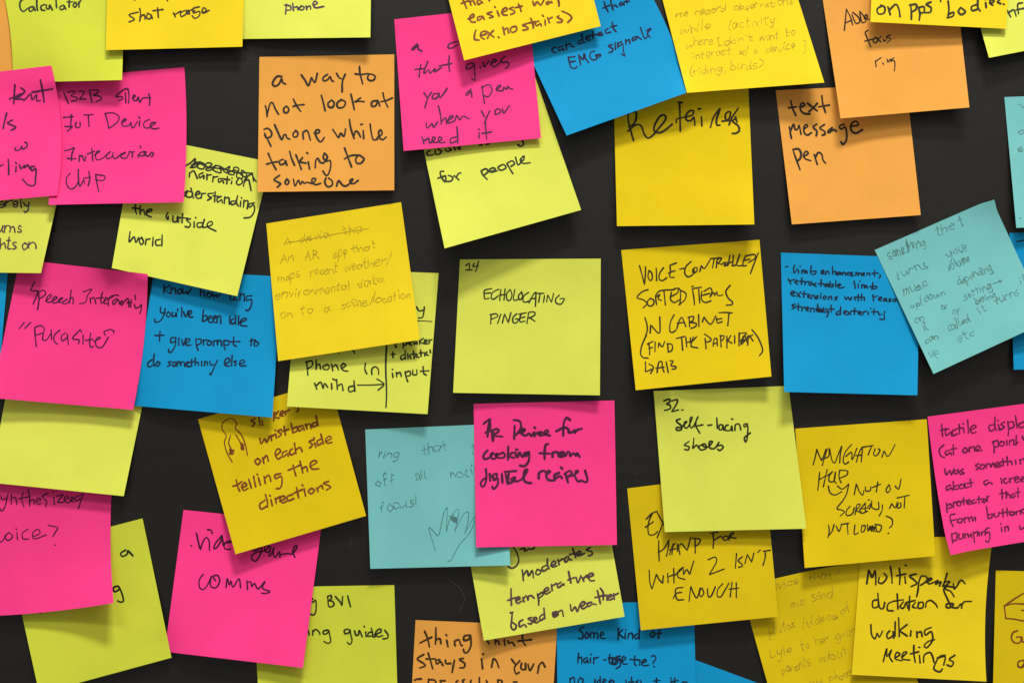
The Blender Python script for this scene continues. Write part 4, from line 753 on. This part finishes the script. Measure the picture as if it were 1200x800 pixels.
# ------------------------------------------------------------------ solve the pile
lin_ = np.linspace(0, 1, NG + 1)
U, V = np.meshgrid(lin_, lin_)
MM = 0.001
rng0 = np.random.RandomState(5)

def inside(n, P):
    c = n.c
    ok = np.ones(P.shape[:-1], bool)
    for k in range(4):
        a, b = c[k], c[(k + 1) % 4]
        cr = (b[0] - a[0]) * (P[..., 1] - a[1]) - (b[1] - a[1]) * (P[..., 0] - a[0])
        ok &= cr > -2
    return ok

for idx, n in enumerate(ORDER):
    n.P = base_map(n, U, V)
for idx, n in enumerate(ORDER):
    s = np.clip((V - 0.17) / 0.83, 0, 1)
    k = s ** n.curl
    T = (n.lift[0] * (1 - U) + n.lift[1] * U) * k
    if n.curl > 2:                                   # one corner lifts, the other stays down
        T = n.lift[1] * np.clip((U * 0.75 + V) / 1.75, 0, 1) ** 5 * np.clip((V - .3) / .7, 0, 1) + n.lift[0] * k * (1 - U)
    # soft waviness of handled paper: bends along one slanted direction
    for q in range(3):
        a = rng0.uniform(-0.9, 0.9); f = rng0.uniform(3, 8); ph = rng0.uniform(0, 6)
        T = T + rng0.uniform(0.06, 0.34) * (0.25 + s) * np.sin(ph + f * (V * math.cos(a) + U * math.sin(a)))
    # free side edges curl a touch
    T = T + rng0.uniform(-0.2, 1.2) * (2 * np.abs(U - 0.5)) ** 4 * (0.25 + s)
    T = T + rng0.uniform(0.0, 0.9) * np.clip(1 - V / 0.07, 0, 1) ** 2
    for cu in (0.0, 1.0):                            # dog-eared lower corners
        r_ = rng0.uniform(0.12, 0.3)
        T = T + rng0.uniform(-0.6, 2.4) * np.exp(-(((U - cu) ** 2 + (V - 1) ** 2) / (r_ * r_)))
    vr = rng0.uniform(0.18, 0.24)                    # faint ridge where the glue strip ends
    T = T + 0.14 * np.exp(-((V - vr) / 0.03) ** 2)
    for (u0, v0, amp, su, sv) in n.bumps:
        T = T + amp * np.exp(-((U - u0) / su) ** 2 - ((V - v0) / sv) ** 2)
    cov = np.zeros_like(T)
    for m in ORDER[idx + 1:]:
        cov = np.maximum(cov, inside(m, n.P).astype(float))
    for _ in range(10): cov = np.clip(blur(cov), 0, 1)
    T = np.maximum(T, 0.15) * MM * (1 - 0.72 * cov)
    O = raster_max(n.P) + 0.22 * MM
    h = np.maximum(T, O)
    for _ in range(220):
        h = np.maximum(O, 0.985 * blur(h) + 0.015 * T)
    for _ in range(3):                              # take the last facets off
        h = np.maximum(O, 0.5 * h + 0.5 * blur(h))
    # never sink while rounding off
    n.h = h
    # write into the raster
    M = 330
    uu, vv = np.meshgrid(np.linspace(0, 1, M), np.linspace(0, 1, M))
    uvf = np.stack([uu.ravel(), vv.ravel()], 1)
    PP = base_map(n, uvf[:, 0], uvf[:, 1]); HH = sample(n, uvf)
    xi = (PP[:, 0] + OX).round().astype(int); yi = (PP[:, 1] + OY).round().astype(int)
    ok = (xi >= 0) & (xi < RW) & (yi >= 0) & (yi < RH)
    np.maximum.at(RAST, (yi[ok], xi[ok]), HH[ok])

# ------------------------------------------------------------------ build meshes
TH = 0.10 * MM
def build_paper(n, root, org):
    P, H = n.P, n.h
    X, Y, Z = unproj(P[..., 0], P[..., 1], H)
    F = np.stack([X, Y, Z], -1)
    B = F.copy(); B[..., 1] += TH
    m = NG + 1
    verts = np.concatenate([F.reshape(-1, 3), B.reshape(-1, 3)])
    faces, sm = [], []
    for j in range(NG):
        for i in range(NG):
            a = j * m + i
            faces.append((a, a + m, a + m + 1, a + 1)); sm.append(True)
            a += m * m
            faces.append((a, a + 1, a + m + 1, a + m)); sm.append(True)
    border = [(0, i) for i in range(m)] + [(j, m - 1) for j in range(1, m)] + [(m - 1, i) for i in range(m - 2, -1, -1)] + [(j, 0) for j in range(m - 2, 0, -1)]
    base = len(verts)
    ex = []
    for (j, i) in border:
        ex.append(F[j, i]); ex.append(B[j, i])
    verts = np.concatenate([verts, np.array(ex)])
    K = len(border)
    for k in range(K):
        a = base + 2 * k; b = base + 2 * ((k + 1) % K)
        faces.append((a, b, b + 1, a + 1)); sm.append(False)
    verts = verts - org
    return add_mesh('paper', verts, faces, PAPER[n.colour], root, sm)

LAYER = [0]
def ribbons(n, strokes, width, mat, name, root, org, label, rng):
    verts, faces = [], []
    for st in strokes:
        pts = np.array(catmull(st, 5))
        if len(pts) < 2: continue
        d = np.gradient(pts, axis=0)
        ln = np.hypot(d[:, 0], d[:, 1]); ln[ln == 0] = 1
        d = d / ln[:, None]
        nr = np.stack([-d[:, 1], d[:, 0]], 1)
        t = np.linspace(0, 1, len(pts))
        w = width * (1 + 0.14 * np.sin(rng.uniform(0, 6) + t * rng.uniform(2, 7)) + rng.uniform(-.07, .07))
        if n.faint: w = w * (0.75 + 0.5 * rng.random())
        # rounded ends: two narrower stations beyond each end
        r = w / 2
        A = [pts[0] - d[0] * r[0] * q for q in (1.0, 0.7)]
        Z = [pts[-1] + d[-1] * r[-1] * q for q in (0.7, 1.0)]
        C = np.array(A + list(pts) + Z)
        NR = np.array([nr[0]] * 2 + list(nr) + [nr[-1]] * 2)
        R = np.array([r[0] * 0.25, r[0] * 0.72] + list(r) + [r[-1] * 0.72, r[-1] * 0.25])
        Lp = C + NR * R[:, None]; Rp = C - NR * R[:, None]
        uvL = inverse(n, Lp); uvR = inverse(n, Rp)
        e = 0.004
        ok = lambda q: (q[:, 0] > e) & (q[:, 0] < 1 - e) & (q[:, 1] > e) & (q[:, 1] < 1 - e)
        good = ok(uvL) & ok(uvR)
        LAYER[0] = (LAYER[0] + 1) % 24
        off = (0.045 + 0.002 * LAYER[0]) * MM
        hL = sample(n, uvL) + off; hR = sample(n, uvR) + off
        b = len(verts)
        for k in range(len(C)):
            verts.append(unproj(Lp[k, 0], Lp[k, 1], hL[k])); verts.append(unproj(Rp[k, 0], Rp[k, 1], hR[k]))
        for k in range(len(C) - 1):
            if good[k] and good[k + 1]:
                faces.append((b + 2 * k, b + 2 * k + 1, b + 2 * k + 3, b + 2 * k + 2))
    if not faces: return None
    used = sorted({i for f in faces for i in f}); mp = {a: b for b, a in enumerate(used)}
    verts = [np.array(verts[i]) - org for i in used]
    faces = [tuple(mp[i] for i in f) for f in faces]
    o = add_mesh(name, verts, faces, mat, root)
    if label: o['label'] = label
    return o

def visible(n, idx, strokes):
    """is any of it inside the frame and not under later notes"""
    pts = np.array([p for s in strokes for p in s])
    ok = (pts[:, 0] > -6) & (pts[:, 0] < 1206) & (pts[:, 1] > -6) & (pts[:, 1] < 806)
    for m in ORDER[idx + 1:]:
        ok &= ~inside(m, pts)
    return ok.any()

INKNAME = {BROWN: 'brown marker', NAVY: 'dark navy marker'}
for idx, n in enumerate(ORDER):
    cx, cy = (n.c[0] + n.c[1]) / 2
    org = np.array(unproj(cx, cy, 0.0))
    root = bpy.data.objects.new('sticky_note', None)
    root.empty_display_size = 0.01
    root.location = org
    COL.objects.link(root)
    root['label'] = n.label
    root['category'] = 'sticky note'
    root['group'] = 'sticky notes stuck to the black wall'
    build_paper(n, root, org)
    mat = ink(n.ink, n.faint)
    tool = 'faint pencil' if n.faint else INKNAME.get(n.ink, 'dark marker')
    rng = random.Random(idx * 17 + 3)
    for w in n.words:
        txt, x0, y0, x1, y1, xh = w[:6]
        pw = w[6] if len(w) > 6 else n.pen
        st = word_strokes(txt, x0, y0, x1, y1, xh, n.slant, rng, n.join, n.mess)
        if not visible(n, idx, st): continue
        ribbons(n, st, pw, mat, 'handwritten_word' if any(c.isalnum() for c in txt) else 'written_mark', root, org, None, rng)
    for (ox, oy, sc, ws) in n.traces:
        for q in ws:
            st = [[(ox + float(p.split(',')[0]) / sc, oy + float(p.split(',')[1]) / sc) for p in k.split()] for k in q.split('|')]
            if visible(n, idx, st):
                ribbons(n, st, n.pen, mat, 'handwritten_word', root, org, None, rng)
    for (nm, pw, st) in n.lines:
        ribbons(n, st, pw, mat, nm, root, org, None, rng)

# ------------------------------------------------------------------ loose hair clinging to the wall
def tube(pts, r, name, mat):
    P = np.array(catmull(pts, 8)); verts, faces = [], []
    for k, p in enumerate(P):
        d = P[min(k + 1, len(P) - 1)] - P[max(k - 1, 0)]
        d /= np.linalg.norm(d); a = np.cross(d, (0, 1, 0)); a /= np.linalg.norm(a); b = np.cross(d, a)
        for q in range(6):
            t = q * math.pi / 3
            verts.append(p + r * (math.cos(t) * a + math.sin(t) * b))
    for k in range(len(P) - 1):
        for q in range(6):
            faces.append((k * 6 + q, k * 6 + (q + 1) % 6, k * 6 + 6 + (q + 1) % 6, k * 6 + 6 + q))
    faces.append(tuple(range(5, -1, -1))); faces.append(tuple(range(len(verts) - 6, len(verts))))
    return add_mesh(name, verts, faces, mat)
hm = bpy.data.materials.new('grey_fibre'); hm.use_nodes = True
hm.node_tree.nodes['Principled BSDF'].inputs['Base Color'].default_value = (0.05, 0.047, 0.04, 1)
hm.node_tree.nodes['Principled BSDF'].inputs['Roughness'].default_value = 0.5
h1 = tube([unproj(x, y, 0.0004) for x, y in [(513, 664), (519, 673), (528, 680), (538, 688), (544, 699), (543, 708), (539, 716)]], 0.00017, 'loose_hair', hm)
h1['label'] = 'thin curved grey hair stuck on the wall below the teal hand sketch note'; h1['category'] = 'hair'
